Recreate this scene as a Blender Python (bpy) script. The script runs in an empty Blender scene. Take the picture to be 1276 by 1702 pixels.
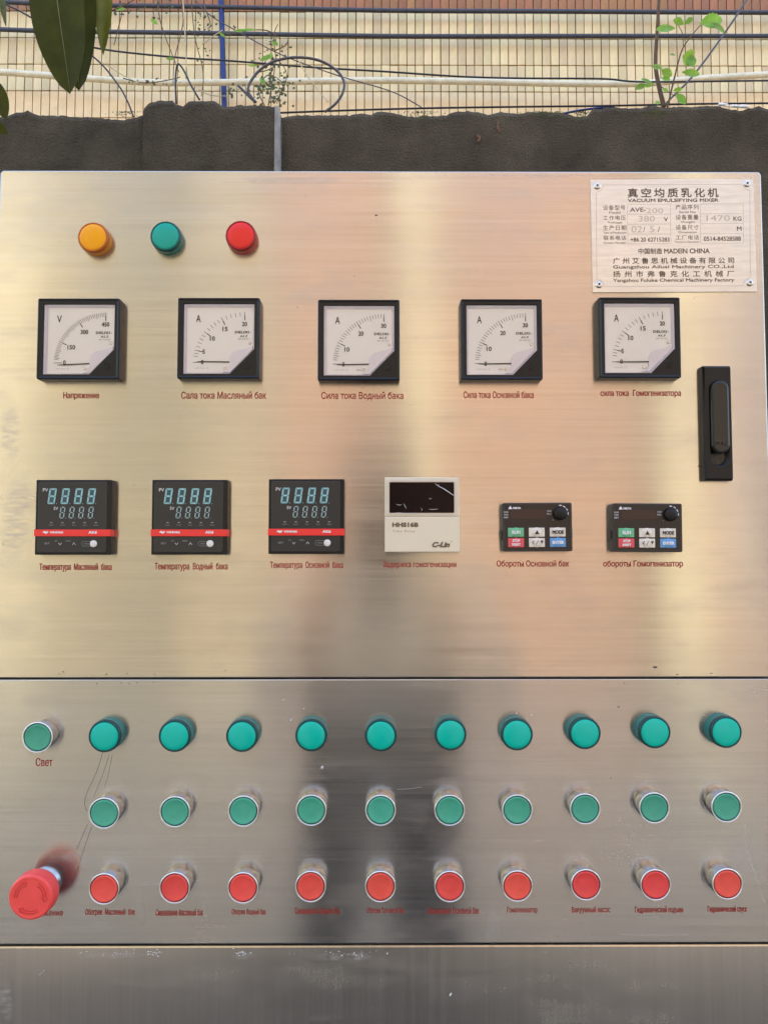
import bpy, bmesh, math, random
import numpy as np
from mathutils import Vector, Matrix, Euler
from mathutils.geometry import delaunay_2d_cdt
random.seed(7)
scn = bpy.context.scene
COL = scn.collection

# ------------------------------------------------------------------ camera
F = 1229.0; D = 0.715; CAMZ = 1.50
cam_data = bpy.data.cameras.new("camera")
cam_data.sensor_fit = 'VERTICAL'; cam_data.sensor_height = 36.0
cam_data.lens = 36.0 * F / 1702.0
cam_data.clip_start = 0.02; cam_data.clip_end = 200
cam = bpy.data.objects.new("camera", cam_data); COL.objects.link(cam)
PITCH, YAW, ROLL = 2.95, 0.26, -0.02
Rcam = (Matrix.Rotation(math.radians(-YAW), 3, 'Z') @ Matrix.Rotation(math.radians(90 + PITCH), 3, 'X')
        @ Matrix.Rotation(math.radians(ROLL), 3, 'Z'))
cam.matrix_world = Matrix.Translation((0, -D, CAMZ)) @ Rcam.to_4x4()
scn.camera = cam
CAMP = Vector((0, -D, CAMZ))

# ------------------------------------------------------------------ world, sun, exposure
SUN_EL, SUN_ROT = 52.0, 8.0            # sun behind the tiled building, high: the cabinet stands in open shade
world = bpy.data.worlds.new("World"); scn.world = world; world.use_nodes = True
wn = world.node_tree.nodes; wl = world.node_tree.links
bg = wn.get('Background'); sky = wn.new('ShaderNodeTexSky'); sky.sky_type = 'NISHITA'; sky.sun_disc = False
sky.sun_elevation = math.radians(SUN_EL); sky.sun_rotation = math.radians(SUN_ROT)
sky.air_density = 1.0; sky.dust_density = 3.0; sky.ozone_density = 1.0
wl.new(sky.outputs[0], bg.inputs[0]); bg.inputs[1].default_value = 0.15
sun_d = bpy.data.lights.new("sun", 'SUN'); sun_d.energy = 2.7; sun_d.angle = math.radians(0.5); sun_d.color = (1.0, 0.97, 0.92)
sun = bpy.data.objects.new("sun", sun_d); COL.objects.link(sun)
sv = Vector((math.sin(math.radians(SUN_ROT)) * math.cos(math.radians(SUN_EL)),
             math.cos(math.radians(SUN_ROT)) * math.cos(math.radians(SUN_EL)), math.sin(math.radians(SUN_EL))))
sun.rotation_euler = sv.to_track_quat('Z', 'Y').to_euler(); sun.location = (0, 4, 9)
scn.view_settings.view_transform = 'Standard'; scn.view_settings.look = 'None'
scn.view_settings.exposure = 2.68; scn.view_settings.gamma = 1.0
scn.cycles.max_bounces = 8; scn.cycles.diffuse_bounces = 4; scn.cycles.glossy_bounces = 5
scn.cycles.transmission_bounces = 6; scn.cycles.transparent_max_bounces = 8
scn.cycles.sample_clamp_indirect = 6.0; scn.cycles.use_denoising = True

# ------------------------------------------------------------------ projection: photograph pixel -> point on plane y = -h
def P(u, v, h=0.0):
    d = Rcam @ Vector(((u - 638) / F, -(v - 851) / F, -1))
    t = (-h - CAMP.y) / d.y
    return CAMP + d * t
def PX(u, v, h=0.0):
    p = P(u, v, h); return (p.x, p.z)

# ------------------------------------------------------------------ materials
MATS = {}
def lin(c):
    return tuple(((x / 255) / 12.92 if x / 255 <= 0.04045 else ((x / 255 + 0.055) / 1.055) ** 2.4) for x in c)
def mat(name, rgb, rough=0.5, metal=0.0, noise=0.0, nscale=60, bump=0.0, bscale=400, coat=0.0, spec=0.5, rnd=0.0,
        trans=0.0, alpha=1.0, ior=1.45, stretch=None, sss=0.0, rvar=0.0, bdist=0.002):
    m = bpy.data.materials.new(name); m.use_nodes = True
    nt = m.node_tree; b = nt.nodes['Principled BSDF']
    c = tuple(rgb) + (1,)
    b.inputs['Base Color'].default_value = c; b.inputs['Roughness'].default_value = rough
    b.inputs['Metallic'].default_value = metal; b.inputs['Coat Weight'].default_value = coat
    b.inputs['Coat Roughness'].default_value = 0.08
    b.inputs['Specular IOR Level'].default_value = spec; b.inputs['IOR'].default_value = ior
    b.inputs['Transmission Weight'].default_value = trans; b.inputs['Alpha'].default_value = alpha
    if sss: b.inputs['Subsurface Weight'].default_value = sss; b.inputs['Subsurface Radius'].default_value = (0.004, 0.004, 0.004)
    tc = nt.nodes.new('ShaderNodeTexCoord'); mp = nt.nodes.new('ShaderNodeMapping')
    nt.links.new(tc.outputs['Object'], mp.inputs[0])
    if stretch: mp.inputs['Scale'].default_value = stretch
    src = None
    if noise:
        n = nt.nodes.new('ShaderNodeTexNoise'); n.inputs['Scale'].default_value = nscale; n.inputs['Detail'].default_value = 6
        n.inputs['Roughness'].default_value = 0.65
        nt.links.new(mp.outputs[0], n.inputs['Vector'])
        r = nt.nodes.new('ShaderNodeValToRGB'); r.color_ramp.elements[0].position = 0.3; r.color_ramp.elements[1].position = 0.7
        r.color_ramp.elements[0].color = tuple(x * (1 - noise) for x in rgb) + (1,)
        r.color_ramp.elements[1].color = tuple(min(1, x * (1 + noise)) for x in rgb) + (1,)
        nt.links.new(n.outputs['Fac'], r.inputs[0]); src = r.outputs[0]
    if rnd:
        oi = nt.nodes.new('ShaderNodeObjectInfo'); hs = nt.nodes.new('ShaderNodeHueSaturation')
        mr = nt.nodes.new('ShaderNodeMapRange'); mr.inputs['To Min'].default_value = 1 - rnd; mr.inputs['To Max'].default_value = 1 + rnd
        nt.links.new(oi.outputs['Random'], mr.inputs[0]); nt.links.new(mr.outputs[0], hs.inputs['Value'])
        mr2 = nt.nodes.new('ShaderNodeMapRange'); mr2.inputs['To Min'].default_value = 0.5 - rnd * .05; mr2.inputs['To Max'].default_value = 0.5 + rnd * .05
        mu = nt.nodes.new('ShaderNodeMath'); mu.operation = 'MULTIPLY'; mu.inputs[1].default_value = 7.13
        fr = nt.nodes.new('ShaderNodeMath'); fr.operation = 'FRACT'
        nt.links.new(oi.outputs['Random'], mu.inputs[0]); nt.links.new(mu.outputs[0], fr.inputs[0]); nt.links.new(fr.outputs[0], mr2.inputs[0])
        nt.links.new(mr2.outputs[0], hs.inputs['Hue'])
        if src: nt.links.new(src, hs.inputs['Color'])
        else: hs.inputs['Color'].default_value = c
        src = hs.outputs[0]
    if src: nt.links.new(src, b.inputs['Base Color'])
    if rvar:
        n3 = nt.nodes.new('ShaderNodeTexNoise'); n3.inputs['Scale'].default_value = nscale * 1.7; n3.inputs['Detail'].default_value = 5
        nt.links.new(mp.outputs[0], n3.inputs['Vector'])
        m3 = nt.nodes.new('ShaderNodeMapRange'); m3.inputs['To Min'].default_value = max(0.02, rough - rvar); m3.inputs['To Max'].default_value = rough + rvar
        nt.links.new(n3.outputs['Fac'], m3.inputs[0]); nt.links.new(m3.outputs[0], b.inputs['Roughness'])
    if bump:
        n2 = nt.nodes.new('ShaderNodeTexNoise'); n2.inputs['Scale'].default_value = bscale; n2.inputs['Detail'].default_value = 5
        nt.links.new(mp.outputs[0], n2.inputs['Vector'])
        bp = nt.nodes.new('ShaderNodeBump'); bp.inputs['Strength'].default_value = bump; bp.inputs['Distance'].default_value = bdist
        nt.links.new(n2.outputs['Fac'], bp.inputs['Height']); nt.links.new(bp.outputs[0], b.inputs['Normal'])
    MATS[name] = m
    return m

def steel(name, seed, smudge=0.5, rofs=0.0, vertical=False, tint=1.0, cool=0.0):
    """brushed stainless sheet: horizontal grain, smudges, scuffs and a little dried dirt"""
    m = bpy.data.materials.new(name); m.use_nodes = True
    nt = m.node_tree; N = nt.nodes; L = nt.links; b = N['Principled BSDF']
    b.inputs['Metallic'].default_value = 1.0
    b.inputs['Anisotropic'].default_value = 0.86
    tg = N.new('ShaderNodeTangent'); tg.direction_type = 'UV_MAP'; tg.uv_map = 'UVMap'
    L.new(tg.outputs[0], b.inputs['Tangent']); b.inputs['Anisotropic Rotation'].default_value = 0.0 if vertical else ANROT
    tc = N.new('ShaderNodeTexCoord')
    def mapping(scale, loc=(0, 0, 0), rot=(0, 0, 0)):
        mp = N.new('ShaderNodeMapping'); mp.inputs['Scale'].default_value = scale; mp.inputs['Location'].default_value = loc
        mp.inputs['Rotation'].default_value = rot
        L.new(tc.outputs['Object'], mp.inputs[0]); return mp.outputs[0]
    def noise(vec, s, det=4, ro=0.6):
        n = N.new('ShaderNodeTexNoise'); n.inputs['Scale'].default_value = s; n.inputs['Detail'].default_value = det
        n.inputs['Roughness'].default_value = ro; L.new(vec, n.inputs['Vector']); return n.outputs['Fac']
    def mr(x, a, c, lo, hi):
        q = N.new('ShaderNodeMapRange'); q.inputs['From Min'].default_value = a; q.inputs['From Max'].default_value = c
        q.inputs['To Min'].default_value = lo; q.inputs['To Max'].default_value = hi; L.new(x, q.inputs[0]); return q.outputs[0]
    def math2(op, x, y):
        q = N.new('ShaderNodeMath'); q.operation = op
        for i, z in enumerate((x, y)):
            if isinstance(z, (int, float)): q.inputs[i].default_value = z
            else: L.new(z, q.inputs[i])
        return q.outputs[0]
    def mix(f, a, c):
        q = N.new('ShaderNodeMix'); q.data_type = 'RGBA'
        if isinstance(f, (int, float)): q.inputs[0].default_value = f
        else: L.new(f, q.inputs[0])
        for i, z in ((6, a), (7, c)):
            if isinstance(z, tuple): q.inputs[i].default_value = z + (1,)
            else: L.new(z, q.inputs[i])
        return q.outputs[2]
    g1 = noise(mapping((420, 1, 5) if vertical else (5, 1, 420), (seed, 0, 0)), 1.0, 3, 0.7)          # fine grain, long in x
    g2 = noise(mapping((130, 1, 2) if vertical else (2, 1, 130), (seed * 2, 0, 0)), 1.0, 3, 0.7)
    grain = math2('ADD', math2('MULTIPLY', g1, 0.6), math2('MULTIPLY', g2, 0.4))
    cloud = noise(mapping((3, 1, 5), (seed * 3, 0, 1)), 1.6, 5, 0.6)
    scuff = noise(mapping((5, 1, 16), (seed, 3, 1), (0, 0.25, 0)), 2.2, 4, 0.6)
    spot = noise(mapping((1, 1, 1), (seed, 5, 0)), 90, 3, 0.5)
    col = mix(mr(grain, 0.3, 0.7, 0, 1), tuple(q * tint for q in (0.45, 0.41 + .03 * cool, 0.35 + .07 * cool)), tuple(q * tint for q in (0.60, 0.555 + .035 * cool, 0.485 + .085 * cool)))
    col = mix(mr(cloud, 0.35, 0.75, 0, 0.45), col, (0.42, 0.395, 0.345))
    L.new(col, b.inputs['Base Color'])
    r = math2('ADD', mr(cloud, 0.3, 0.7, 0.21 + rofs, 0.28 + rofs), mr(grain, 0.3, 0.7, -0.03, 0.03))
    r = math2('ADD', r, mr(scuff, 0.52, 0.75, 0, 0.06 * smudge))
    L.new(r, b.inputs['Roughness'])
    hgt = math2('ADD', grain, math2('MULTIPLY', cloud, 0.25))
    bp = N.new('ShaderNodeBump'); bp.inputs['Strength'].default_value = 0.010 if vertical else 0.028; bp.inputs['Distance'].default_value = 0.0006
    L.new(hgt, bp.inputs['Height'])
    # very shallow buckling of the sheet
    buck = noise(mapping((1.6, 1, 1.1), (seed * 4, 0, 2)), 2.2, 1, 0.4)
    bp2 = N.new('ShaderNodeBump'); bp2.inputs['Strength'].default_value = 0.35; bp2.inputs['Distance'].default_value = 0.012
    L.new(buck, bp2.inputs['Height']); L.new(bp.outputs[0], bp2.inputs['Normal']); L.new(bp2.outputs[0], b.inputs['Normal'])
    # thin film of dried dust / wipe marks
    df = N.new('ShaderNodeBsdfDiffuse'); df.inputs[0].default_value = (0.42, 0.38, 0.31, 1)
    ms = N.new('ShaderNodeMixShader')
    film = math2('ADD', mr(scuff, 0.52, 0.75, 0.04, 0.04 + 0.16 * smudge), mr(spot, 0.72, 0.78, 0, 0.35))
    L.new(film, ms.inputs[0]); L.new(b.outputs[0], ms.inputs[1]); L.new(df.outputs[0], ms.inputs[2])
    L.new(ms.outputs[0], N['Material Output'].inputs[0])
    MATS[name] = m; return m
ANROT = 0.25

steel('door_steel', 1.3, 0.6, -.03); steel('console_steel_dimmed', 5.1, 1.0, -.03, tint=.85, cool=1.0); steel('base_steel', 9.7, 1.0, -.02, True, .97, 0.0)  # console is the same steel; its dimmer, cooler reflection is put into the tint
mat('plate_steel', (0.66, 0.635, 0.57), 0.38, 0.85, noise=0.08, nscale=30, bump=0.03, bscale=900, stretch=(1, 1, 8), rvar=0.08)
mat('chrome', (0.60, 0.60, 0.60), 0.10, 1.0, bump=0.02, bscale=300, rvar=0.05, nscale=80)
mat('bright_metal', (0.92, 0.91, 0.90), 0.3, 1.0, bump=.1, bscale=500)
mat('rivet_steel', (0.6, 0.58, 0.55), 0.25, 1.0, bump=0.2, bscale=700)
mat('black_plastic', (0.006, 0.006, 0.006), 0.34, bump=0.06, bscale=1500, rvar=0.06, nscale=60, spec=0.35)
mat('black_gloss', (0.007, 0.007, 0.007), 0.2, bump=0.01)
mat('charcoal_plastic', (0.020, 0.020, 0.019), 0.36, bump=0.04, bscale=1500, rvar=0.05)
mat('keypad_frame', (0.028, 0.026, 0.025), 0.42, bump=0.05, bscale=1500)
mat('membrane', (0.012, 0.009, 0.009), 0.3)
mat('display_brown', (0.030, 0.014, 0.013), 0.22)
mat('relay_window', (0.008, 0.002, 0.003), 0.3, spec=0.15)
mat('ivory_plastic', (0.70, 0.62, 0.46), 0.42, noise=0.03, nscale=20, bump=0.02, bscale=1500)
mat('dial_white', (0.87, 0.89, 0.92), 0.6)
mat('lilac_white', (0.76, 0.755, 0.87), 0.35)
mat('ink_black', (0.012, 0.012, 0.012), 0.5)
mat('ink_grey', (0.22, 0.20, 0.17), 0.5)
mat('ink_faint', (0.48, 0.43, 0.34), 0.45, 0.4)
mat('ink_brown', (0.10, 0.07, 0.045), 0.5)
mat('ink_olive', (0.13, 0.10, 0.06), 0.5)
mat('ink_white', (0.72, 0.72, 0.72), 0.5)
mat('ink_dim', (0.28, 0.28, 0.28), 0.5)
mat('caption_red', (0.30, 0.028, 0.022), 0.45, noise=0.12, nscale=500)
mat('stripe_red', (0.80, 0.035, 0.030), 0.35)
mat('segment_teal', (0.26, 0.48, 0.50), 0.4, noise=0.25, nscale=120)
mat('segment_pale', (0.30, 0.42, 0.42), 0.4, noise=0.2, nscale=150)
mat('segment_back', (0.03, 0.075, 0.075), 0.35)
mat('key_green', (0.13, 0.42, 0.22), 0.35); mat('key_red', (0.68, 0.08, 0.09), 0.35)
mat('key_cream', (0.68, 0.62, 0.53), 0.35); mat('key_blue', (0.11, 0.30, 0.58), 0.35)
mat('button_white', (0.72, 0.69, 0.62), 0.35)
mat('cap_green', (0.055, 0.34, 0.22), 0.33, noise=0.07, nscale=70, bump=0.04, bscale=500, rvar=0.08, rnd=0.07)
mat('cap_red', (0.76, 0.075, 0.060), 0.33, noise=0.07, nscale=70, bump=0.04, bscale=500, rvar=0.08, rnd=0.07)
mat('mushroom_red', (0.82, 0.075, 0.065), 0.38, noise=0.04, nscale=60, bump=0.03, bscale=900, sss=0.1)
mat('seal_dark', (0.02, 0.03, 0.028), 0.4)
mat('pen_ink', (0.06, 0.055, 0.05), 0.5); mat('flake_white', (0.8, 0.8, 0.78), 0.5)
def lens_mat(name, c, dark, rim):
    mat(name + '_rim', rim, 0.18, spec=0.5)
    # ribbed translucent lamp lens: coloured plastic with depth (absorbing glass over a diffuse heart)
    mat(name, c, 0.22, spec=0.4, bump=0.01, bscale=400)
    mat(name + '_side', dark, 0.2, spec=0.5)
lens_mat('lens_amber', (0.82, 0.34, 0.0), (0.62, 0.20, 0.0), (0.42, 0.10, 0.0))
lens_mat('lens_green', (0.0, 0.33, 0.25), (0.0, 0.16, 0.125), (0.0, 0.075, 0.06))
lens_mat('lens_red', (0.74, 0.025, 0.020), (0.42, 0.012, 0.012), (0.26, 0.006, 0.006))
lens_mat('lens_teal', (0.0, 0.46, 0.345), (0.005, 0.17, 0.145), (0.0, 0.045, 0.043))
# clear window
m = bpy.data.materials.new('clear_window'); m.use_nodes = True; nt = m.node_tree
nt.nodes.remove(nt.nodes['Principled BSDF'])
tr = nt.nodes.new('ShaderNodeBsdfTransparent'); tr.inputs[0].default_value = (1, 1, 1, 1)
gl = nt.nodes.new('ShaderNodeBsdfGlossy'); gl.inputs['Roughness'].default_value = 0.03
fz = nt.nodes.new('ShaderNodeFresnel'); fz.inputs[0].default_value = 1.3
mx = nt.nodes.new('ShaderNodeMixShader'); nt.links.new(fz.outputs[0], mx.inputs[0]); nt.links.new(tr.outputs[0], mx.inputs[1])
nt.links.new(gl.outputs[0], mx.inputs[2]); nt.links.new(mx.outputs[0], nt.nodes['Material Output'].inputs[0]); MATS['clear_window'] = m
m2 = MATS['clear_window'].copy(); m2.name = 'thin_film'; [setattr(n.inputs[0], 'default_value', 1.12) for n in m2.node_tree.nodes if n.type == 'FRESNEL']; MATS['thin_film'] = m2
# setting
mat('plaster_wall', (0.084, 0.068, 0.045), 0.95, noise=0.35, nscale=9, bump=1.0, bscale=240, spec=0.2, bdist=0.009)
mat('cement_strip', (0.24, 0.235, 0.22), 0.9, noise=0.25, nscale=60, bump=0.6, bscale=200, spec=0.2)
mat('grout', (0.24, 0.17, 0.10), 0.95, noise=0.3, nscale=12)
mat('beige_tile', (0.74, 0.545, 0.27), 0.42, noise=0.10, nscale=14, rnd=0.14, bump=0.03, bscale=60)
mat('terracotta_tile', (0.34, 0.13, 0.035), 0.4, noise=0.14, nscale=20, rnd=0.16)
mat('conduit_slate', (0.045, 0.045, 0.055), 0.42, noise=0.2, nscale=30)
mat('pipe_cream', (0.72, 0.62, 0.42), 0.45, noise=0.16, nscale=16, bump=0.08, bscale=60)
mat('pipe_blue', (0.008, 0.022, 0.13), 0.4, noise=0.25, nscale=25)
mat('cable_black', (0.022, 0.018, 0.018), 0.5)
mat('cable_grey', (0.07, 0.06, 0.065), 0.5)
mat('stem_brown', (0.11, 0.065, 0.03), 0.8, noise=0.3, nscale=80, bump=0.4, bscale=300)
mat('stem_dry', (0.50, 0.42, 0.25), 0.8)
mat('dark_leaf', (0.050, 0.055, 0.007), 0.5, spec=0.15, noise=0.3, nscale=18, bump=0.15, bscale=120)
mat('leaf_rib', (0.12, 0.14, 0.04), 0.5)
mat('olive_leaf', (0.10, 0.115, 0.015), 0.42, noise=0.25, nscale=18)
mat('lime_leaf', (0.22, 0.42, 0.05), 0.45, noise=0.3, nscale=40, rnd=0.2, bump=0.2, bscale=150)
mat('vine_leaf', (0.085, 0.105, 0.035), 0.6, noise=0.4, nscale=40)
mat('chip_brown', (0.16, 0.095, 0.055), 0.9, noise=.3, nscale=200)
mat('mushroom_groove', (0.55, 0.04, 0.035), 0.45)
mat('yard_ground', (0.085, 0.080, 0.072), 0.9, noise=0.2, nscale=2, bump=0.3, bscale=30)
mat('facade_paint', (0.205, 0.134, 0.092), 0.85, noise=0.08, nscale=1.5)
mat('reflection_band_dark', (0.14, 0.127, 0.085), 0.85, noise=0.08, nscale=1.5)
mat('reflection_olive', (0.195, 0.168, 0.112), 0.85, noise=0.12, nscale=1.5)
mat('reflection_band_pale', (0.31, 0.28, 0.185), 0.85, noise=0.05, nscale=1.5)
mat('window_glass', (0.03, 0.035, 0.04), 0.08)
mat('window_frame', (0.55, 0.55, 0.55), 0.5)
mat('light_shirt', (0.26, 0.24, 0.21), 0.9, noise=0.1, nscale=20)
mat('satin_metal', (0.42, 0.42, 0.41), 0.32, 1.0, bump=.05, bscale=500)
mat('skin', (0.45, 0.25, 0.16), 0.5, sss=0.1); mat('dark_cloth', (0.045, 0.047, 0.052), 0.9, noise=0.2, nscale=30); mat('hair', (0.012, 0.01, 0.008), 0.6)

def leaf_translucent(name):
    nt = MATS[name].node_tree; b = nt.nodes['Principled BSDF']; t = nt.nodes.new('ShaderNodeBsdfTranslucent')
    s = b.inputs['Base Color'].links[0].from_socket; nt.links.new(s, t.inputs[0])
    mx = nt.nodes.new('ShaderNodeMixShader'); mx.inputs[0].default_value = 0.35
    nt.links.new(b.outputs[0], mx.inputs[1]); nt.links.new(t.outputs[0], mx.inputs[2]); nt.links.new(mx.outputs[0], nt.nodes['Material Output'].inputs[0])
for n_ in ('dark_leaf', 'olive_leaf', 'lime_leaf', 'vine_leaf'): leaf_translucent(n_)

# ------------------------------------------------------------------ mesh helpers.  Panel-local coordinates are (x, z, h): h = towards the camera
class MB:
    def __init__(s): s.v = []; s.f = []; s.sm = []
    def add(s, vs, fs, smooth=False):
        o = len(s.v); s.v += [tuple(p) for p in vs]; s.f += [tuple(i + o for i in f) for f in fs]; s.sm += [smooth] * len(fs); return s
    def loops(s, loops, cap0=False, cap1=True, smooth=False):
        """stack of closed (x,z,h) loops with equal counts"""
        n = len(loops[0]); vs = []; fs = []
        for l in loops: vs += [(p[0], -p[2], p[1]) for p in l]
        for k in range(len(loops) - 1):
            for i in range(n):
                j = (i + 1) % n; fs.append((k * n + i, k * n + j, (k + 1) * n + j, (k + 1) * n + i))
        s.add(vs, fs, smooth)
        if cap1: s.add([(p[0], -p[2], p[1]) for p in loops[-1]], [tuple(range(n))])
        if cap0: s.add([(p[0], -p[2], p[1]) for p in loops[0]], [tuple(range(n - 1, -1, -1))])
        return s
    def rbox(s, cx, cz, w, h, h0, h1, r=0.001, bev=0.0005, n=4, cap0=False):
        def lp(ins, hh): return [(cx + x, cz + z, hh) for x, z in rrect(w - 2 * ins, h - 2 * ins, max(r - ins, 0.00005), n)]
        ls = [lp(0, h0), lp(0, h1 - bev), lp(bev * 0.3, h1 - bev * 0.3), lp(bev, h1)] if bev > 0 else [lp(0, h0), lp(0, h1)]
        return s.loops(ls, cap0)
    def lathe(s, prof, n=40, cx=0, cz=0, cap=True, smooth=True):
        ls = [[(cx + r * math.cos(2 * math.pi * i / n), cz + r * math.sin(2 * math.pi * i / n), h) for i in range(n)] for r, h in prof]
        return s.loops(ls, False, cap, smooth)
    def tube(s, pts, r, n=8, smooth=True):
        pts = [Vector(p) for p in pts]; rs = r if isinstance(r, (list, tuple)) else [r] * len(pts)
        vs = []; fs = []; up = Vector((0.3, 1, 0.2)).normalized()
        for i, p in enumerate(pts):
            t = (pts[min(i + 1, len(pts) - 1)] - pts[max(i - 1, 0)]).normalized()
            a = t.cross(up); a = a.normalized() if a.length > 1e-5 else Vector((1, 0, 0)); b = t.cross(a)
            for k in range(n):
                q = 2 * math.pi * k / n; vs.append(p + (a * math.cos(q) + b * math.sin(q)) * rs[i])
        for i in range(len(pts) - 1):
            for k in range(n):
                j = (k + 1) % n; fs.append((i * n + k, i * n + j, (i + 1) * n + j, (i + 1) * n + k))
        fs.append(tuple(range(n - 1, -1, -1))); fs.append(tuple((len(pts) - 1) * n + k for k in range(n)))
        return s.add(vs, fs, smooth)
    def box(s, x0, x1, y0, y1, z0, z1):
        v = [(x, y, z) for x in (x0, x1) for y in (y0, y1) for z in (z0, z1)]
        return s.add(v, [(0, 1, 3, 2), (4, 6, 7, 5), (0, 4, 5, 1), (2, 3, 7, 6), (0, 2, 6, 4), (1, 5, 7, 3)])
    def flat(s, contours, h):
        vs, fs = fill2d(contours); return s.add([(x, -h, z) for x, z in vs], fs)
    def extr(s, contours, h0, h1):
        vs, fs = fill2d(contours); s.add([(x, -h1, z) for x, z in vs], fs)
        for c in contours:
            n = len(c); s.add([(x, -h0, z) for x, z in c] + [(x, -h1, z) for x, z in c], [(i, (i + 1) % n, n + (i + 1) % n, n + i) for i in range(n)])
        return s
    def mesh(s, name, mn, uv=False, normals=True):
        me = bpy.data.meshes.new(name); me.from_pydata(s.v, [], s.f)
        me.polygons.foreach_set('use_smooth', s.sm)
        if uv:
            ul = me.uv_layers.new(name='UVMap')
            for lo in me.loops:
                co = me.vertices[lo.vertex_index].co; ul.data[lo.index].uv = (co.x, co.z)
        if normals:
            bm = bmesh.new(); bm.from_mesh(me); bmesh.ops.remove_doubles(bm, verts=bm.verts, dist=1e-6)
            bmesh.ops.recalc_face_normals(bm, faces=bm.faces); bm.to_mesh(me); bm.free()
        me.materials.append(MATS[mn]); me.update(); return me
    def build(s, name, mn, parent=None, loc=None, **kw):
        o = bpy.data.objects.new(name, s.mesh(name, mn, **kw)); COL.objects.link(o)
        if parent: o.parent = parent
        if loc is not None: o.location = loc
        return o

def rrect(w, h, r, n=4):
    out = []
    for cx, cz, a0 in ((w / 2 - r, h / 2 - r, 0), (-w / 2 + r, h / 2 - r, 90), (-w / 2 + r, -h / 2 + r, 180), (w / 2 - r, -h / 2 + r, 270)):
        for i in range(n + 1):
            a = math.radians(a0 + 90 * i / n); out.append((cx + r * math.cos(a), cz + r * math.sin(a)))
    return out
def circ(cx, cz, r, n=24): return [(cx + r * math.cos(2 * math.pi * i / n), cz + r * math.sin(2 * math.pi * i / n)) for i in range(n)]
def ring(cx, cz, r, w, n=24): return [circ(cx, cz, r + w / 2, n), circ(cx, cz, r - w / 2, n)[::-1]]
def bar(x0, z0, x1, z1, w):
    d = Vector((x1 - x0, z1 - z0)); d.normalize(); n = Vector((-d.y, d.x)) * (w / 2)
    return [(x0 - n.x, z0 - n.y), (x1 - n.x, z1 - n.y), (x1 + n.x, z1 + n.y), (x0 + n.x, z0 + n.y)]
def arcband(cx, cz, r, w, a0, a1, n=14):
    A = [math.radians(a0 + (a1 - a0) * i / n) for i in range(n + 1)]
    o = [(cx + (r + w / 2) * math.cos(a), cz + (r + w / 2) * math.sin(a)) for a in A]
    return o + [(cx + (r - w / 2) * math.cos(a), cz + (r - w / 2) * math.sin(a)) for a in reversed(A)]
def moved(c, dx, dz): return [(x + dx, z + dz) for x, z in c]

def fill2d(contours):
    """triangulate contours by nonzero winding (letters with overlapping strokes, plates with holes)"""
    vs = []; es = []
    for c in contours:
        o = len(vs); n = len(c); vs += [Vector(p) for p in c]; es += [(o + i, o + (i + 1) % n) for i in range(n)]
    sc = max(max(abs(p.x), abs(p.y)) for p in vs) or 1
    r = delaunay_2d_cdt([p / sc for p in vs], es, [], 0, 1e-6, True)
    V = np.array([(p.x * sc, p.y * sc) for p in r[0]]); T = r[2]
    if not T: return [], []
    C = np.array([[V[i] for i in t[:3]] for t in T]).mean(axis=1); W = np.zeros(len(C))
    for c in contours:
        A = np.array(c); B = np.roll(A, -1, axis=0)
        for (ax, ay), (bx, by) in zip(A, B):
            up = (ay <= C[:, 1]) & (by > C[:, 1]); dn = (ay > C[:, 1]) & (by <= C[:, 1])
            cr = (bx - ax) * (C[:, 1] - ay) - (C[:, 0] - ax) * (by - ay)
            W += (up & (cr > 0)); W -= (dn & (cr < 0))
    return [tuple(p) for p in V], [t for t, w in zip(T, W) if abs(w) > 0.5]

_tc = {}
def text_outlines(body, spacing=1.0, shear=0.0, res=3):
    key = (body, spacing, shear)
    if key in _tc: return _tc[key]
    cu = bpy.data.curves.new('text_tmp', 'FONT'); cu.body = body; cu.space_character = spacing; cu.shear = shear
    cu.resolution_u = res; cu.fill_mode = 'NONE'
    ob = bpy.data.objects.new('text_tmp', cu); COL.objects.link(ob)
    me = bpy.data.meshes.new_from_object(ob.evaluated_get(bpy.context.evaluated_depsgraph_get()))
    nxt = {}
    for e in me.edges: nxt.setdefault(e.vertices[0], []).append(e.vertices[1]); nxt.setdefault(e.vertices[1], []).append(e.vertices[0])
    seen = set(); cs = []
    for s0 in range(len(me.vertices)):
        if s0 in seen or s0 not in nxt: continue
        loop = [s0]; seen.add(s0); cur = s0
        # follow vertex order so that the winding of the font outline is kept
        while True:
            cand = [q for q in nxt[cur] if q not in seen]
            if not cand: break
            q = min(cand, key=lambda z: (z != cur + 1, z)); loop.append(q); seen.add(q); cur = q
        if len(loop) > 2: cs.append([(me.vertices[i].co.x, me.vertices[i].co.y) for i in loop])
    bpy.data.objects.remove(ob); bpy.data.curves.remove(cu); bpy.data.meshes.remove(me)
    _tc[key] = cs; return cs
def text_fit(body, x0, z0, x1, z1, bold=0.0, spacing=1.0, shear=0.0):
    """outlines of body fitted into the ink box (x0,z0)-(x1,z1), metres; bold = extra stroke width"""
    cs = text_outlines(body, spacing, shear)
    xs = [p[0] for c in cs for p in c]; zs = [p[1] for c in cs for p in c]
    a, b, c_, d = min(xs), max(xs), min(zs), max(zs)
    x0 += bold / 2; x1 -= bold / 2; z0 += bold / 2; z1 -= bold / 2
    sx = (x1 - x0) / (b - a) if b > a else 1; sz = (z1 - z0) / (d - c_) if d > c_ else 1
    out = [[(x0 + (p[0] - a) * sx, z0 + (p[1] - c_) * sz) for p in c] for c in cs]
    if bold:                                     # outer contours may run either way round, depending on the font
        sg = 1 if sum(sum(c[i - 1][0] * c[i][1] - c[i][0] * c[i - 1][1] for i in range(len(c))) for c in out) < 0 else -1
        out = [dilate(c, sg * bold / 2) for c in out]
    return out
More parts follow.
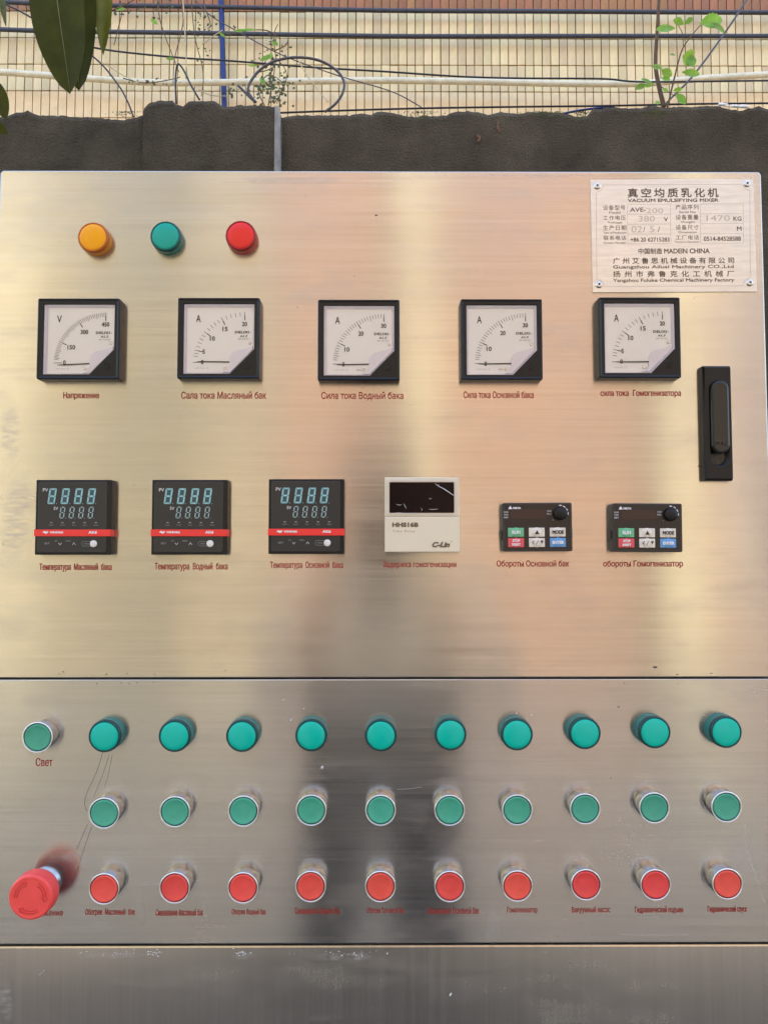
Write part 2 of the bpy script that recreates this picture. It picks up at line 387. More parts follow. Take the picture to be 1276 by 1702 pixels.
def dilate(c, d):
    n = len(c); c = [p for i, p in enumerate(c) if (Vector(p) - Vector(c[i - 1])).length > 1e-7]; n = len(c)
    if n < 3: return c
    out = []
    for i in range(n):
        a = Vector(c[i - 1]); p = Vector(c[i]); b = Vector(c[(i + 1) % n])
        e1 = (p - a).normalized(); e2 = (b - p).normalized()
        nn = Vector((-e1.y - e2.y, e1.x + e2.x)) 
        if nn.length < 1e-4: nn = Vector((-e1.y, e1.x))
        nn.normalize(); k = 1 / max(0.5, nn.dot(Vector((-e1.y, e1.x))))
        out.append(tuple(p + nn * d * k))          # font outlines run clockwise: left normal points outwards
    return out
def text_c(body, cx, cz, w, h, **kw): return text_fit(body, cx - w / 2, cz - h / 2, cx + w / 2, cz + h / 2, **kw)

def empty(name, loc=(0, 0, 0), parent=None):
    o = bpy.data.objects.new(name, None); COL.objects.link(o); o.location = loc; o.empty_display_size = 0.05
    if parent: o.parent = parent
    return o
def tag(o, label=None, cat=None, group=None, kind=None):
    if label: o['label'] = label
    if cat: o['category'] = cat
    if group: o['group'] = group
    if kind: o['kind'] = kind
    return o
def dup(o, parent, loc=None):
    c = o.copy(); COL.objects.link(c); c.parent = parent
    if loc is not None: c.location = loc
    for ch in o.children: dup(ch, c)
    return c

# ------------------------------------------------------------------ the setting: yard, walls, buildings
g = MB(); g.add([(-40, -40, 0), (40, -40, 0), (40, 40, 0), (-40, 40, 0)], [(0, 1, 2, 3)])
tag(g.build('ground', 'yard_ground'), kind='structure')

# tiled building behind (front face of tiles at y = FY)
FY = 3.30
bld = empty('tiled_building', (0, FY, 0))
tag(bld, 'pale beige tiled building front with a red-brown tile band across the top of the photo', 'building')
w = MB(); w.box(-5, 5, 0.008, 4.0, 0, 6.9); w.build('wall', 'grout', bld)
def FP(u, v, y=FY): return P(u, v, -y)
tp = (FP(1276, 108).x - FP(0, 108).x) / (1276 / 14.05)          # tile pitch
zr = [FP(638, q).z for q in (-24, 21, 65, 109, 153)]           # joint lines
rh = (zr[1] - zr[4]) / 3
x_first = FP(0, 108).x - 2 * tp
def tile_mesh(name, mn, tw, th):
    b = MB(); b.rbox(0, 0, tw, th, -0.006, 0.004, r=0.0015, bev=0.0018, n=1); return b.mesh(name, mn)
tile_me = tile_mesh('tile', 'beige_tile', tp - 0.0045, rh - 0.005)
terra_me = tile_mesh('terracotta_tile', 'terracotta_tile', tp - 0.004, rh - 0.006)
stuff = MB(); stuff2 = MB(); cnt = 0; ncol = 96
def put_tile(me, name, x, z):
    o = bpy.data.objects.new(name, me); COL.objects.link(o); o.parent = bld
    o.location = (x + random.uniform(-.0007, .0007), random.uniform(-.0008, .0008), z + random.uniform(-.001, .001))
    o.rotation_euler = (0, random.uniform(-.004, .004), 0)
def stuff_tile(b, x, z, tw, th): b.rbox(x, z, tw, th, -0.006, 0.004, r=0.0015, bev=0.0018, n=1)
for row in range(-4, 12):
    zc = zr[1] - rh * (row + 0.5)
    terra = row < 0
    for c in range(-22, ncol + 22):
        x = x_first + tp * (c + 0.5)
        u_ok = 0 <= c < ncol
        if terra:
            if row == -1 and u_ok: put_tile(terra_me, 'terracotta_tile', x, zc)
            else: stuff_tile(stuff2, x, zc, tp - 0.004, rh - 0.006)
        elif u_ok and row in (0, 1, 2) and 1 < c < ncol - 1: put_tile(tile_me, 'tile', x, zc)
        elif row < 8: stuff_tile(stuff, x, zc, tp - 0.0045, rh - 0.005)
tag(stuff.build('tile_courses', 'beige_tile', bld, normals=False), kind='stuff')
tag(stuff2.build('terracotta_courses', 'terracotta_tile', bld, normals=False), kind='stuff')

# rendered boundary wall right behind the cabinet
WY = 0.78
wall = empty('boundary_wall', (0, WY, 0))
tag(wall, 'rough brown-grey rendered wall with a crumbling top edge, right behind the steel cabinet', 'wall')
def wall_section(name, pts, y0, depth, mn='plaster_wall'):
    """pts: (u, v) of the top edge in the photograph, at y0; extruded down to the ground and back"""
    top = [P(u, v, -y0) for u, v in pts]
    fine = []
    for a, b in zip(top[:-1], top[1:]):
        n = max(1, int((b - a).length / 0.006))
        for i in range(n): fine.append(a.lerp(b, i / n))
    fine.append(top[-1])
    from mathutils import noise as mn_
    vs = []; fs = []; K = 7
    n = len(fine)
    for i, p in enumerate(fine):
        j = mn_.noise(Vector((p.x * 60, 0, 3))) * 0.003 + mn_.noise(Vector((p.x * 190, 0, 8))) * 0.0022
        zt = p.z + (j if 0 < i < n - 1 else 0)
        prof = [(0, 0.0), (0, zt - 0.10), (0, zt - 0.012), (0.004, zt - 0.003), (0.02, zt), (depth - 0.02, zt - 0.002 + j), (depth, zt - 0.02)]
        for q, (dy, z) in enumerate(prof):
            wob = mn_.noise(Vector((p.x * 25, z * 25, 1))) * 0.0015 if q in (1, 2, 3) else 0
            vs.append((p.x, y0 - WY + dy + wob, z))
    for i in range(n - 1):
        for k in range(K - 1): fs.append((i * K + k, (i + 1) * K + k, (i + 1) * K + k + 1, i * K + k + 1))
    fs.append(tuple(range(K - 1, -1, -1))); fs.append(tuple((n - 1) * K + k for k in range(K)))
    b = MB(); b.add(vs, fs); return b.build(name, mn, wall)
wall_section('wall_section', [(-420, 192), (0, 190), (12, 188), (20, 184), (34, 183), (45, 180), (56, 186), (90, 188), (140, 191), (205, 195), (219, 193), (232, 189), (242, 187)], WY, 0.12)
wall_section('wall_section', [(238, 196), (239, 176), (246, 168), (262, 163), (286, 163), (292, 170), (304, 172), (313, 166), (330, 163), (352, 164), (366, 169), (372, 173), (400, 171), (430, 171), (452, 173), (461, 171)], WY - 0.018, 0.14)
wall_section('cement_strip', [(456.5, 171), (461, 173), (466, 186)], WY - 0.021, 0.03, 'cement_strip')
wall_section('wall_section', [(463, 190), (470, 193), (476, 189), (500, 188), (540, 187), (580, 188), (600, 184), (617, 187), (628, 181), (650, 183), (680, 190), (705, 189), (742, 188), (752, 182), (782, 180), (800, 185), (816, 186), (832, 182), (850, 185), (895, 182), (930, 183), (948, 187), (960, 191), (976, 188), (985, 178), (1010, 174), (1045, 176), (1070, 175), (1082, 171), (1100, 175), (1140, 173), (1190, 172), (1205, 176), (1228, 181), (1245, 176), (1262, 173), (1280, 177), (1700, 178)], WY, 0.12)
# spalled patches on the render, painted-in as real chips
for (u, v, s) in ((826, 210, 1.0), (795, 231, 0.8)):
    b = MB(); p = P(u, v, -WY)
    for k in range(9):
        x = random.uniform(-.004, .004) * s; z = random.uniform(-.011, .011) * s
        b.rbox(x, z, random.uniform(.002, .005) * s, random.uniform(.003, .008) * s, -0.003, random.uniform(.001, .003), r=.0008, bev=.0006, n=1)
    o = b.build('plaster_chip', 'chip_brown', wall, (p.x, -0.001, p.z)); 
b = MB()
for k in range(26):
    u = random.uniform(1195, 1240); p = P(u, 174.5 + (u - 1195) * .07 + random.uniform(-1, 2), -WY)
    b.rbox(p.x, p.z, random.uniform(.004, .012), random.uniform(.002, .005), 0.0, random.uniform(.002, .006), r=.0008, bev=.0006, n=1)
b.build('plaster_flake', 'flake_white', wall, (0, 0, 0))
# moss along the top edge
moss = MB()
for k in range(700):
    u = random.choice((random.gauss(905, 16), random.gauss(700, 14), random.gauss(965, 8), random.gauss(1090, 10), random.gauss(210, 10)))
    p = P(u, 186 + abs(random.gauss(0, 7)) * (1 if random.random() < .6 else .2), -(WY - .001)); r = random.uniform(.0006, .0016)
    moss.add([(p.x - r, p.y - WY, p.z), (p.x + r, p.y - WY - r * .6, p.z), (p.x, p.y - WY - r, p.z + r * 1.6)], [(0, 1, 2)])
tag(moss.build('moss', 'vine_leaf', wall, normals=False), kind='stuff')

# ------------------------------------------------------------------ pipes and cables against the building
def spline(pts, n=10):
    out = []; q = [pts[0]] + list(pts) + [pts[-1]]
    for i in range(1, len(q) - 2):
        a, b, c, d = (Vector(q[j]) for j in (i - 1, i, i + 1, i + 2))
        for k in range(n):
            t = k / n; out.append(0.5 * ((2 * b) + (c - a) * t + (2 * a - 5 * b + 4 * c - d) * t * t + (3 * b - a - 3 * c + d) * t ** 3))
    out.append(Vector(q[-2])); return out
def cable(name, uv, y, rpx, mn, label, cat, n=10, jit=0.0, sides=8):
    ys = y if isinstance(y, (list, tuple)) else [y] * len(uv)
    pts = [P(u, v, -yy) for (u, v), yy in zip(uv, ys)]
    c = pts[0].copy(); sp = [p - c for p in spline(pts, n)]
    rr = rpx / F * (D + sum(ys) / len(ys))
    b = MB(); b.tube(sp, rr, sides); o = b.build(name, mn, None, c); return tag(o, label, cat)
cable('conduit', [(-60, 3), (0, 3), (40, 5), (160, 9), (330, 11), (640, 17.5), (900, 19), (1276, 21), (1340, 21)], 3.24, 3.6, 'conduit_slate', 'upper of the two dark slate conduits, on the red-brown tile band', 'conduit', sides=12)
cable('conduit', [(-60, 49), (0, 49), (60, 51), (180, 53), (330, 55), (640, 60), (950, 60), (1276, 60), (1340, 60)], 3.24, 3.6, 'conduit_slate', 'lower of the two dark slate conduits, across beige tiles', 'conduit', sides=12)
cable('water_pipe', [(-60, 119), (0, 120), (60, 124), (150, 131), (250, 137), (330, 137.5), (520, 135), (640, 134), (800, 136), (930, 139), (1060, 139), (1160, 131), (1276, 124), (1340, 121)], 3.18, 5.2, 'pipe_cream', 'cream plastic pipe sagging across the beige tiles, weathered in places', 'pipe', sides=14)
cable('water_pipe', [(366, -30), (368, 10), (370, 80), (373, 177), (374, 260)], 3.25, 4.6, 'pipe_blue', 'upright blue plastic pipe on the tiles', 'pipe', sides=12)
cable('cable', [(150, 78), (200, 86), (300, 96), (380, 101), (520, 112), (640, 119), (760, 127), (860, 130), (1000, 131), (1070, 136), (1276, 134), (1340, 134)], 3.05, 1.6, 'cable_black', 'thin black cable running across the whole wall just above the cream pipe', 'cable')
cable('cable', [(455, 188), (560, 184), (700, 180), (860, 177.5), (1000, 176), (1140, 173), (1276, 171.5), (1340, 171)], 0.93, 1.7, 'cable_black', 'black cable lying along the crumbling top of the render wall', 'cable')
cable('cable', [(396, 142), (425, 170), (412, 150), (424, 125), (445, 107), (470, 98), (500, 95.5), (532, 101), (558, 116), (571, 134), (570, 153), (558, 172), (540, 186)], [0.86] * 13, 2.3, 'cable_grey', 'thick grey-black cable bent in a big loop over the wall', 'cable')
cable('cable', [(293, 172), (292, 130), (296, 107), (305, 116), (318, 142), (332, 166)], 0.84, 1.6, 'cable_black', 'short black cable hooped up over the wall top near the vine', 'cable')
cable('cable', [(-10, -2), (40, 22), (100, 60), (160, 98), (196, 140), (212, 168), (222, 194)], 1.4, 1.5, 'cable_black', 'thin black cable slanting down behind the big dark leaves', 'cable')
cable('cable', [(1085, 200), (1108, 170), (1150, 127), (1200, 60), (1245, -8), (1260, -40)], 1.9, 1.7, 'cable_grey', 'grey cable slanting up to the right behind the lime green sapling', 'cable')
cable('cable', [(318, -10), (345, 22), (400, 55), (470, 92), (560, 125), (650, 152), (700, 178)], 2.6, 0.9, 'cable_grey', 'thinnest grey wire slanting down to the right past the looped cable', 'cable')
cable('cable', [(935, 189), (960, 184), (990, 180), (1020, 178)], 0.95, 2.0, 'pipe_blue', 'short piece of blue cable lying behind the wall top', 'cable')

# ------------------------------------------------------------------ plants
def leaf_mesh(L, W, fold=0.35, curl=0.25, n=12, tipn=1.2, jag=0.0, name='leaf', mn='dark_leaf', prof=.75):
    """blade along +X from 0 to L, in XZ, face towards -Y"""
    b = MB(); vs = []; fs = []; M = 6
    for i in range(n + 1):
        t = i / n; x = L * t; w_ = W / 2 * (math.sin(math.pi * min(1, t ** 1.15)) ** prof if 0 < t < 1 else 0.02)
        w_ *= 1 + (jag * (1 if i % 2 else -1))
        for k in range(-M // 2, M // 2 + 1):
            s = k / (M / 2); z = s * w_; y = -abs(s) * w_ * fold + math.sin(t * 9 + s * 2) * W * 0.015 + curl * L * t * t * 0.5
            vs.append((x, y, z))
    Q = M + 1
    for i in range(n):
        for k in range(M): fs.append((i * Q + k, (i + 1) * Q + k, (i + 1) * Q + k + 1, i * Q + k + 1))
    b.add(vs, fs, True); return b.mesh(name, mn, normals=False)
def place_leaf(root, base_uv, tip_uv, y, wpx, mn='dark_leaf', name='leaf', jag=0.0, fold=0.35, roll=0.0, curl=0.15, prof=.75, rib=False):
    a = P(*base_uv, -y); t = P(*tip_uv, -y); L = (t - a).length; W = wpx / F * (D + y)
    me = leaf_mesh(L, W, fold, curl, jag=jag, name=name, mn=mn, prof=prof, n=24 if rib else 12)
    o = bpy.data.objects.new(name, me); COL.objects.link(o); o.parent = root
    ang = math.atan2((t - a).z, (t - a).x)
    o.rotation_euler = (Matrix.Rotation(-ang, 3, 'Y') @ Matrix.Rotation(roll, 3, 'X')).to_euler()
    o.location = a - root.location
    if rib:
        b = MB(); b.tube([(L * t, math.sin(t * 9) * W * 0.015 + curl * L * t * t * 0.5 - .0008, 0) for t in [i / 16 for i in range(17)]], [.0016 - .00008 * i for i in range(17)], 6); b.build('midrib', 'leaf_rib', o)
    return o
br = empty('tree_branch', P(130, -120, -0.45))
tag(br, 'branch end with big dark green drooping leaves in the top left corner', 'branch')
b = MB(); b.tube([p - br.location for p in spline([P(-200, -200, -.5), P(60, -150, -.47), P(130, -90, -.45), P(175, -60, -.45)], 6)], [.006 - .00018 * i for i in range(19)], 8)
b.build('twig', 'stem_brown', br)
place_leaf(br, (78, -150), (112, 148), 0.42, 92, fold=.2, curl=.08, prof=.6, rib=True)
place_leaf(br, (124, -150), (127, 143), 0.46, 74, fold=.2, curl=.08, prof=.55, rib=True)
place_leaf(br, (180, -90), (167, 83), 0.465, 30, mn='olive_leaf', fold=.3)
place_leaf(br, (-2, -60), (7, 40), 0.6, 12, mn='vine_leaf')
place_leaf(br, (-22, 120), (10, 195), 0.5, 34, mn='dark_leaf', roll=-.3)
place_leaf(br, (-30, 190), (12, 222), 0.4, 22, mn='dark_leaf', roll=.4)

sap = empty('sapling', P(1104, 174, -(WY + .06)))
tag(sap, 'small sapling with bright lime green leaves growing on the wall top at the right', 'plant')
def stem(root, uv, y, r0, r1, mn='stem_brown', name='stem'):
    pts = [p - root.location for p in spline([P(u, v, -y) for u, v in uv], 6)]
    n = len(pts); b = MB(); b.tube(pts, [r0 + (r1 - r0) * i / (n - 1) for i in range(n)], 7); return b.build(name, mn, root)
SY = WY + .06
stem(sap, [(1103, 178), (1096, 150), (1089, 110), (1091, 60), (1094, 10), (1098, -60)], SY, .0052, .0030)
stem(sap, [(1108, 180), (1120, 130), (1132, 85), (1148, 60), (1165, 40)], SY - .01, .0022, .0010)
stem(sap, [(1135, 78), (1133, 55), (1125, 40)], SY - .01, .0010, .0006)
stem(sap, [(1094, 140), (1106, 150), (1118, 158), (1124, 160)], SY - .01, .0010, .0006)
for (bu, bv, tu, tv, w_, rl) in ((1122, 47, 1089, 50, 17, .2), (1136, 40, 1118, 33, 13, -.3), (1136, 40, 1150, 30, 9, .5), (1162, 39, 1200, 33, 26, .1), (1180, 38, 1206, 52, 13, -.2),
        (1133, 93, 1152, 100, 28, .2), (1145, 90, 1150, 113, 16, .1), (1132, 120, 1164, 122, 13, .2), (1100, 114, 1083, 110, 12, .2), (1098, 116, 1116, 126, 14, .4),
        (1098, 130, 1113, 133, 9, 0), (1084, 138, 1064, 132, 8, .3), (1074, 140, 1055, 147, 11, .1), (1086, 140, 1070, 143, 8, 0), (1118, 150, 1133, 148, 8, .6),
        (1122, 156, 1140, 172, 13, .2), (1100, 148, 1110, 152, 7, 0), (1096, 170, 1088, 172, 8, .2), (1122, 92, 1112, 90, 5, .3)):
    place_leaf(sap, (bu, bv), (tu, tv), SY - .015 - random.uniform(0, .02), w_, mn='lime_leaf', jag=.07, fold=.25, roll=rl, curl=random.uniform(-.2, .3))

vine = empty('climbing_vine', P(445, 172, -1.0))
tag(vine, 'scraggly vine with small leaves tangled around the looped cable and conduits', 'plant')
VS = [[(446, 175), (452, 140), (458, 100), (455, 60), (462, 40)], [(440, 176), (430, 150), (445, 125), (470, 140), (460, 172)], [(455, 172), (470, 150), (476, 120), (458, 95)],
      [(262, 0), (268, 40), (290, 100), (298, 120)], [(300, -5), (305, 30), (300, 60), (290, 100), (288, 140)], [(318, -5), (324, 60), (338, 120), (335, 160)],
      [(460, 60), (440, 50), (400, 52), (385, 58)], [(340, 10), (350, 40), (345, 48)], [(455, 85), (475, 75), (480, 60)], [(180, 20), (205, 10), (230, -5)],
      [(205, 130), (240, 138), (280, 133), (300, 128)], [(200, 0), (203, 20), (196, 50), (190, 75)], [(425, 120), (440, 118), (455, 112)], [(450, 160), (462, 166), (468, 178)]]
for s_ in VS: stem(vine, s_, 1.0 + random.uniform(-.05, .1), .0014, .0009)
for s_ in ([(304, -8), (308, 60), (313, 130), (330, 165)], [(337, 73), (355, 60), (370, 50)], [(178, 108), (205, 125), (235, 140)], [(330, 148), (350, 158), (378, 160)], [(495, 98), (510, 125), (545, 170)]):
    stem(vine, s_, .98, .0014, .0010, 'stem_dry', 'dry_stem')
fl = MB()
def tiny(b, u, v, s, y):
    p = P(u, v, -y) - vine.location; a = random.uniform(0, 6.28); L = s / F * (D + y); d = Vector((math.cos(a), random.uniform(-.5, .5), math.sin(a))) * L
    q = Vector((-d.z, random.uniform(-.2, .2) * L, d.x)) * .38
    b.add([p, p + d * .5 + q, p + d, p + d * .5 - q], [(0, 1, 2, 3)])
for k in range(130):
    u, v = random.gauss(452, 15), random.gauss(146, 22)
    if v < 178: tiny(fl, u, v, random.uniform(4, 8), 1.0 + random.uniform(-.06, .06))
for (cu, cv, su, sv_, n_) in ((458, 68, 8, 6, 18), (440, 100, 14, 8, 18), (385, 52, 14, 5, 16), (262, 135, 26, 3, 20), (280, 12, 30, 8, 26), (200, 14, 10, 8, 14), (340, 30, 10, 14, 14), (480, 80, 12, 8, 8), (330, 60, 18, 25, 14), (395, 150, 12, 7, 14)):
    for k in range(n_): tiny(fl, random.gauss(cu, su), random.gauss(cv, sv_), random.uniform(2.5, 7), 1.0)
tag(fl.build('foliage', 'vine_leaf', vine, normals=False), kind='stuff')
for (bu, bv, tu, tv, w_) in ((432, 101, 450, 93, 9), (448, 98, 452, 88, 8), (388, 52, 410, 50, 6), (364, 54, 375, 62, 5), (192, 16, 208, 14, 7), (276, 98, 290, 97, 6), (250, 32, 262, 40, 7), (428, 110, 412, 108, 5), (432, 130, 440, 138, 8), (452, 70, 462, 74, 8), (398, 50, 425, 48, 4)):
    place_leaf(vine, (bu, bv), (tu, tv), .97, w_, mn='lime_leaf', fold=.2)

# ------------------------------------------------------------------ what the steel mirrors: unseen yard side behind the camera
ob_ = empty('opposite_building', (0, -6.6, 0)); tag(ob_, 'unseen warm cream painted building across the yard, shaped for its reflection in the steel door', 'building')
b = MB(); b.box(-1.0, 11, -5, 0, 0, 6.9); b.build('wall', 'facade_paint', ob_)
b = MB(); b.box(-11, -1.0, -5, .15, 0, 6.6); b.build('wall', 'reflection_olive', ob_)  # unseen olive wing, added to tint the left of the steel's reflection
for x, w_, mn_, hh_ in ((-9.0, .3, 'reflection_band_dark', 6.6), (-6.2, .3, 'reflection_band_dark', 6.6), (-3.55, .33, 'reflection_band_pale', 6.6), (-2.3, .35, 'reflection_band_dark', 6.6), (.35, .16, 'reflection_band_pale', 6.9), (2.9, .25, 'reflection_band_pale', 6.9), (5.8, .3, 'reflection_band_dark', 6.9), (8.6, .3, 'reflection_band_dark', 6.9)):
    b = MB(); b.box(x - w_, x + w_, .151, .4, 0, hh_); b.build('reflection_pilaster', mn_, ob_)  # unseen pilasters, added for light and dark bands in the steel's reflection
wf = MB(); wf.box(-.78, .78, .0, .07, -.82, .82); wf = wf.mesh('window', 'window_frame'); pn = MB(); pn.box(-.70, .70, .07, .075, -.74, .74); pn = pn.mesh('pane', 'window_glass')
for z in (1.7, 4.2):
    for x in (-7.6, -4.9, 4.4, 7.2):
        o = bpy.data.objects.new('window', wf); COL.objects.link(o); o.parent = ob_; o.location = (x, .15 if x < -1 else 0, z)
        q = bpy.data.objects.new('pane', pn); COL.objects.link(q); q.parent = o
# photographer (skinned figure), seen only as the dark shape mirrored in the panel
def figure():
    J = {'pelvis': (0.0, -1.16, .92, .19), 'spine': (0, -1.16, 1.12, .18), 'chest': (0, -1.15, 1.32, .185), 'neck': (0, -1.12, 1.47, .055), 'head0': (0, -1.09, 1.55, .075), 'head1': (0, -1.07, 1.64, .085), 'head2': (0, -1.08, 1.70, .055),
         'hipL': (-.10, -1.16, .88, .09), 'kneeL': (-.12, -1.13, .48, .06), 'ankL': (-.12, -1.17, .08, .042), 'toeL': (-.13, -1.02, .035, .032),
         'hipR': (.10, -1.16, .88, .09), 'kneeR': (.12, -1.12, .48, .06), 'ankR': (.13, -1.16, .08, .042), 'toeR': (.14, -1.01, .035, .032),
         'shL': (-.18, -1.13, 1.40, .06), 'elL': (-.22, -.98, 1.16, .042), 'wrL': (-.075, -.80, 1.45, .028), 'shR': (.18, -1.13, 1.40, .06), 'elR': (.22, -.98, 1.16, .042), 'wrR': (.075, -.80, 1.45, .028)}
    E = [('pelvis', 'spine'), ('spine', 'chest'), ('chest', 'neck'), ('neck', 'head0'), ('head0', 'head1'), ('head1', 'head2'), ('pelvis', 'hipL'), ('hipL', 'kneeL'), ('kneeL', 'ankL'), ('ankL', 'toeL'),
         ('pelvis', 'hipR'), ('hipR', 'kneeR'), ('kneeR', 'ankR'), ('ankR', 'toeR'), ('chest', 'shL'), ('shL', 'elL'), ('elL', 'wrL'), ('chest', 'shR'), ('shR', 'elR'), ('elR', 'wrR')]
    J = {k: (v[0] - (.0 if k[:2] not in ('wr', 'el') else 0), v[1], v[2], v[3]) for k, v in J.items()}
    J['elR'] = (.29, -1.0, 1.19, .05); J['elL'] = (-.26, -1.0, 1.2, .05); J['kneeR'] = (.15, -1.1, .48, .09); J['kneeL'] = (-.16, -1.1, .48, .09)
    names = list(J); vs = [Vector(J[n][:3]) for n in names]; rad = [J[n][3] for n in names]; es = [(names.index(a), names.index(b)) for a, b in E]
    for s in (-1, 1):                       # palms and five fingers closing on the phone's edge
        wi = names.index('wrL' if s < 0 else 'wrR'); base = Vector((s * .062, -.765, 1.475)); vs.append(base); rad.append(.022); pi = len(vs) - 1; es.append((wi, pi))
        for k in range(4):
            a = base + Vector((s * .006, .012, .022 - .016 * k)); m_ = a + Vector((-s * .004, .022, .006)); t = m_ + Vector((-s * .018 + s * .002 * abs(k - 1.5), .006, .002))
            for q, p in enumerate((a, m_, t)):
                vs.append(p); rad.append(.009 - .001 * q); es.append((pi if q == 0 else len(vs) - 2, len(vs) - 1))
        a = base + Vector((-s * .012, -.010, .010)); t = a + Vector((-s * .022, .002, .016))
        for q, p in enumerate((a, t)): vs.append(p); rad.append(.010 - .001 * q); es.append((pi if q == 0 else len(vs) - 2, len(vs) - 1))
    me = bpy.data.meshes.new('person'); me.from_pydata([tuple(v) for v in vs], es, []); o = bpy.data.objects.new('person', me); COL.objects.link(o)
    md = o.modifiers.new('skin', 'SKIN'); md.use_smooth_shade = True
    for v, r in zip(me.skin_vertices[0].data, rad): v.radius = (r, r * .8 if r > .1 else r); 
    me.skin_vertices[0].data[0].use_root = True
    sb = o.modifiers.new('sub', 'SUBSURF'); sb.levels = 2; sb.render_levels = 2
    m2 = bpy.data.meshes.new_from_object(o.evaluated_get(bpy.context.evaluated_depsgraph_get())); bpy.data.objects.remove(o)
    m2.materials.clear(); m2.materials.append(MATS['skin']); m2.materials.append(MATS['dark_cloth']); m2.materials.append(MATS['light_shirt'])
    for p in m2.polygons:
        c = p.center; p.material_index = 0 if (c.z > 1.47 or (c.y > -.86 and c.z > 1)) else (2 if c.z > 1.08 else 1); p.use_smooth = True
    m2.name = 'person'; o = bpy.data.objects.new('person', m2); COL.objects.link(o); return o
per = figure(); tag(per, 'photographer in a pale shirt and dark trousers holding up a phone, mirrored in the steel', 'person')
b = MB(); b.lathe([(.001, .125), (.05, .118), (.082, .085), (.098, .03), (.098, -.03), (.085, -.06)], 24); h_ = b.build('hair', 'hair', per, (0, -1.085, 1.60)); h_.rotation_euler = (math.radians(-80), 0, 0)
b = MB(); b.rbox(0, 0, .078, .162, 0, .009, r=.01, bev=.001, cap0=True); ph = b.build('phone', 'black_gloss', None, (0, -.7225, 1.48)); tag(ph, 'black smartphone held in both hands by the photographer', 'phone')

# ------------------------------------------------------------------ the control cabinet
tl = PX(1, 283); trr = PX(1264, 283)
XL, XR, ZT = tl[0], trr[0], tl[1]
S1 = P(638, 1127.5).z; S2 = P(638, 1569.5).z
cab = empty('control_cabinet', (0, 0, 0)); tag(cab, 'brushed stainless steel control cabinet full of gauges, displays, lamps and push buttons', 'control cabinet')
b = MB(); b.box(XL + .004, XR - .004, .02, .42, .06, ZT - .006); b.build('cabinet_body', 'base_steel', cab)
b = MB(); b.box(XL + .01, XR - .01, .03, .41, 0, .06); b.build('plinth', 'black_plastic', cab)
def panel(name, x0, x1, z0, z1, mn, r=.002, bev=.0022, h1=0.0):
    b = MB(); b.rbox((x0 + x1) / 2, (z0 + z1) / 2, x1 - x0, z1 - z0, -.02, h1, r=r, bev=bev, n=5, cap0=True)
    return b.build(name, mn, cab, uv=True, normals=True)
door = panel('door_panel', XL, XR, S1 + .0005, ZT, 'door_steel', r=.004, bev=.0012)
console = panel('console_panel', XL - .001, XR + .004, S2 + .0004, S1 - .0006, 'console_steel_dimmed', bev=.0013)
basep = panel('base_panel', XL - .001, XR + .004, .06, S2 - .0008, 'base_steel', bev=.0020)

# captions printed in dark red
def caption(parent, body, u0, v0, u1, v1, bold=.0003, mn='caption_red'):
    x0, z1 = PX(u0, v0); x1, z0 = PX(u1, v1); cx, cz = (x0 + x1) / 2, (z0 + z1) / 2
    cs = text_fit(body, x0 - cx, z0 - cz, x1 - cx, z1 - cz, bold=bold)
    b = MB(); b.flat(cs, 0); return b.build('caption', mn, parent, (cx, -.0003, cz), normals=False)
for t_ in (('Напряжение', 105.8, 651.6, 165.3, 665), ('Сала тока Масляный бак', 301.5, 650.5, 442.6, 663), ('Сила тока Водный бака', 533.9, 651, 670.4, 665.5),
           ('Сила тока Основной бака', 769.7, 650, 886.5, 662), ('сила тока  Гомогенизатора', 997, 648, 1131, 661), ('Температура  Масляный  бака', 66, 936, 186, 950.5),
           ('Температура  Водный  бака', 257.3, 935, 378.6, 949.5), ('Температура  Основной  бака', 449, 933, 570.3, 947), ('Задержка гомогенизации', 636, 932.5, 758, 945.5),
           ('Обороты Основной бак', 824.8, 931, 945.3, 944.5), ('обороты Гомогенизатор', 1001.7, 931.5, 1134.4, 944.5)):
    caption(door, *t_)
for t_ in (('Свет', 60, 1259.5, 87.6, 1273.5), ('Напряжение', 42, 1511.5, 105, 1525), ('Обогрев  Масляный  бак', 142, 1510, 225, 1523), ('Смешивание Масляный бак', 259, 1510.5, 338, 1522),
           ('Обогрев Водный бак', 385, 1510.5, 442, 1522), ('Смешивание Водный бак', 490, 1508, 565, 1521), ('Обогрев Основной бак', 609.4, 1508, 672, 1519.5),
           ('Смешивание Основной бак', 709, 1507.5, 796, 1519), ('Гомогенизатор', 842, 1507.5, 892.7, 1519), ('Вакуумный насос', 949.5, 1506.5, 1013.6, 1519),
           ('Гидравлический подъем', 1054.3, 1506.5, 1134.5, 1519), ('Гидравлический спуск', 1175, 1505.5, 1240.7, 1518)):
    caption(console, *t_, bold=.0002)

mm = .001
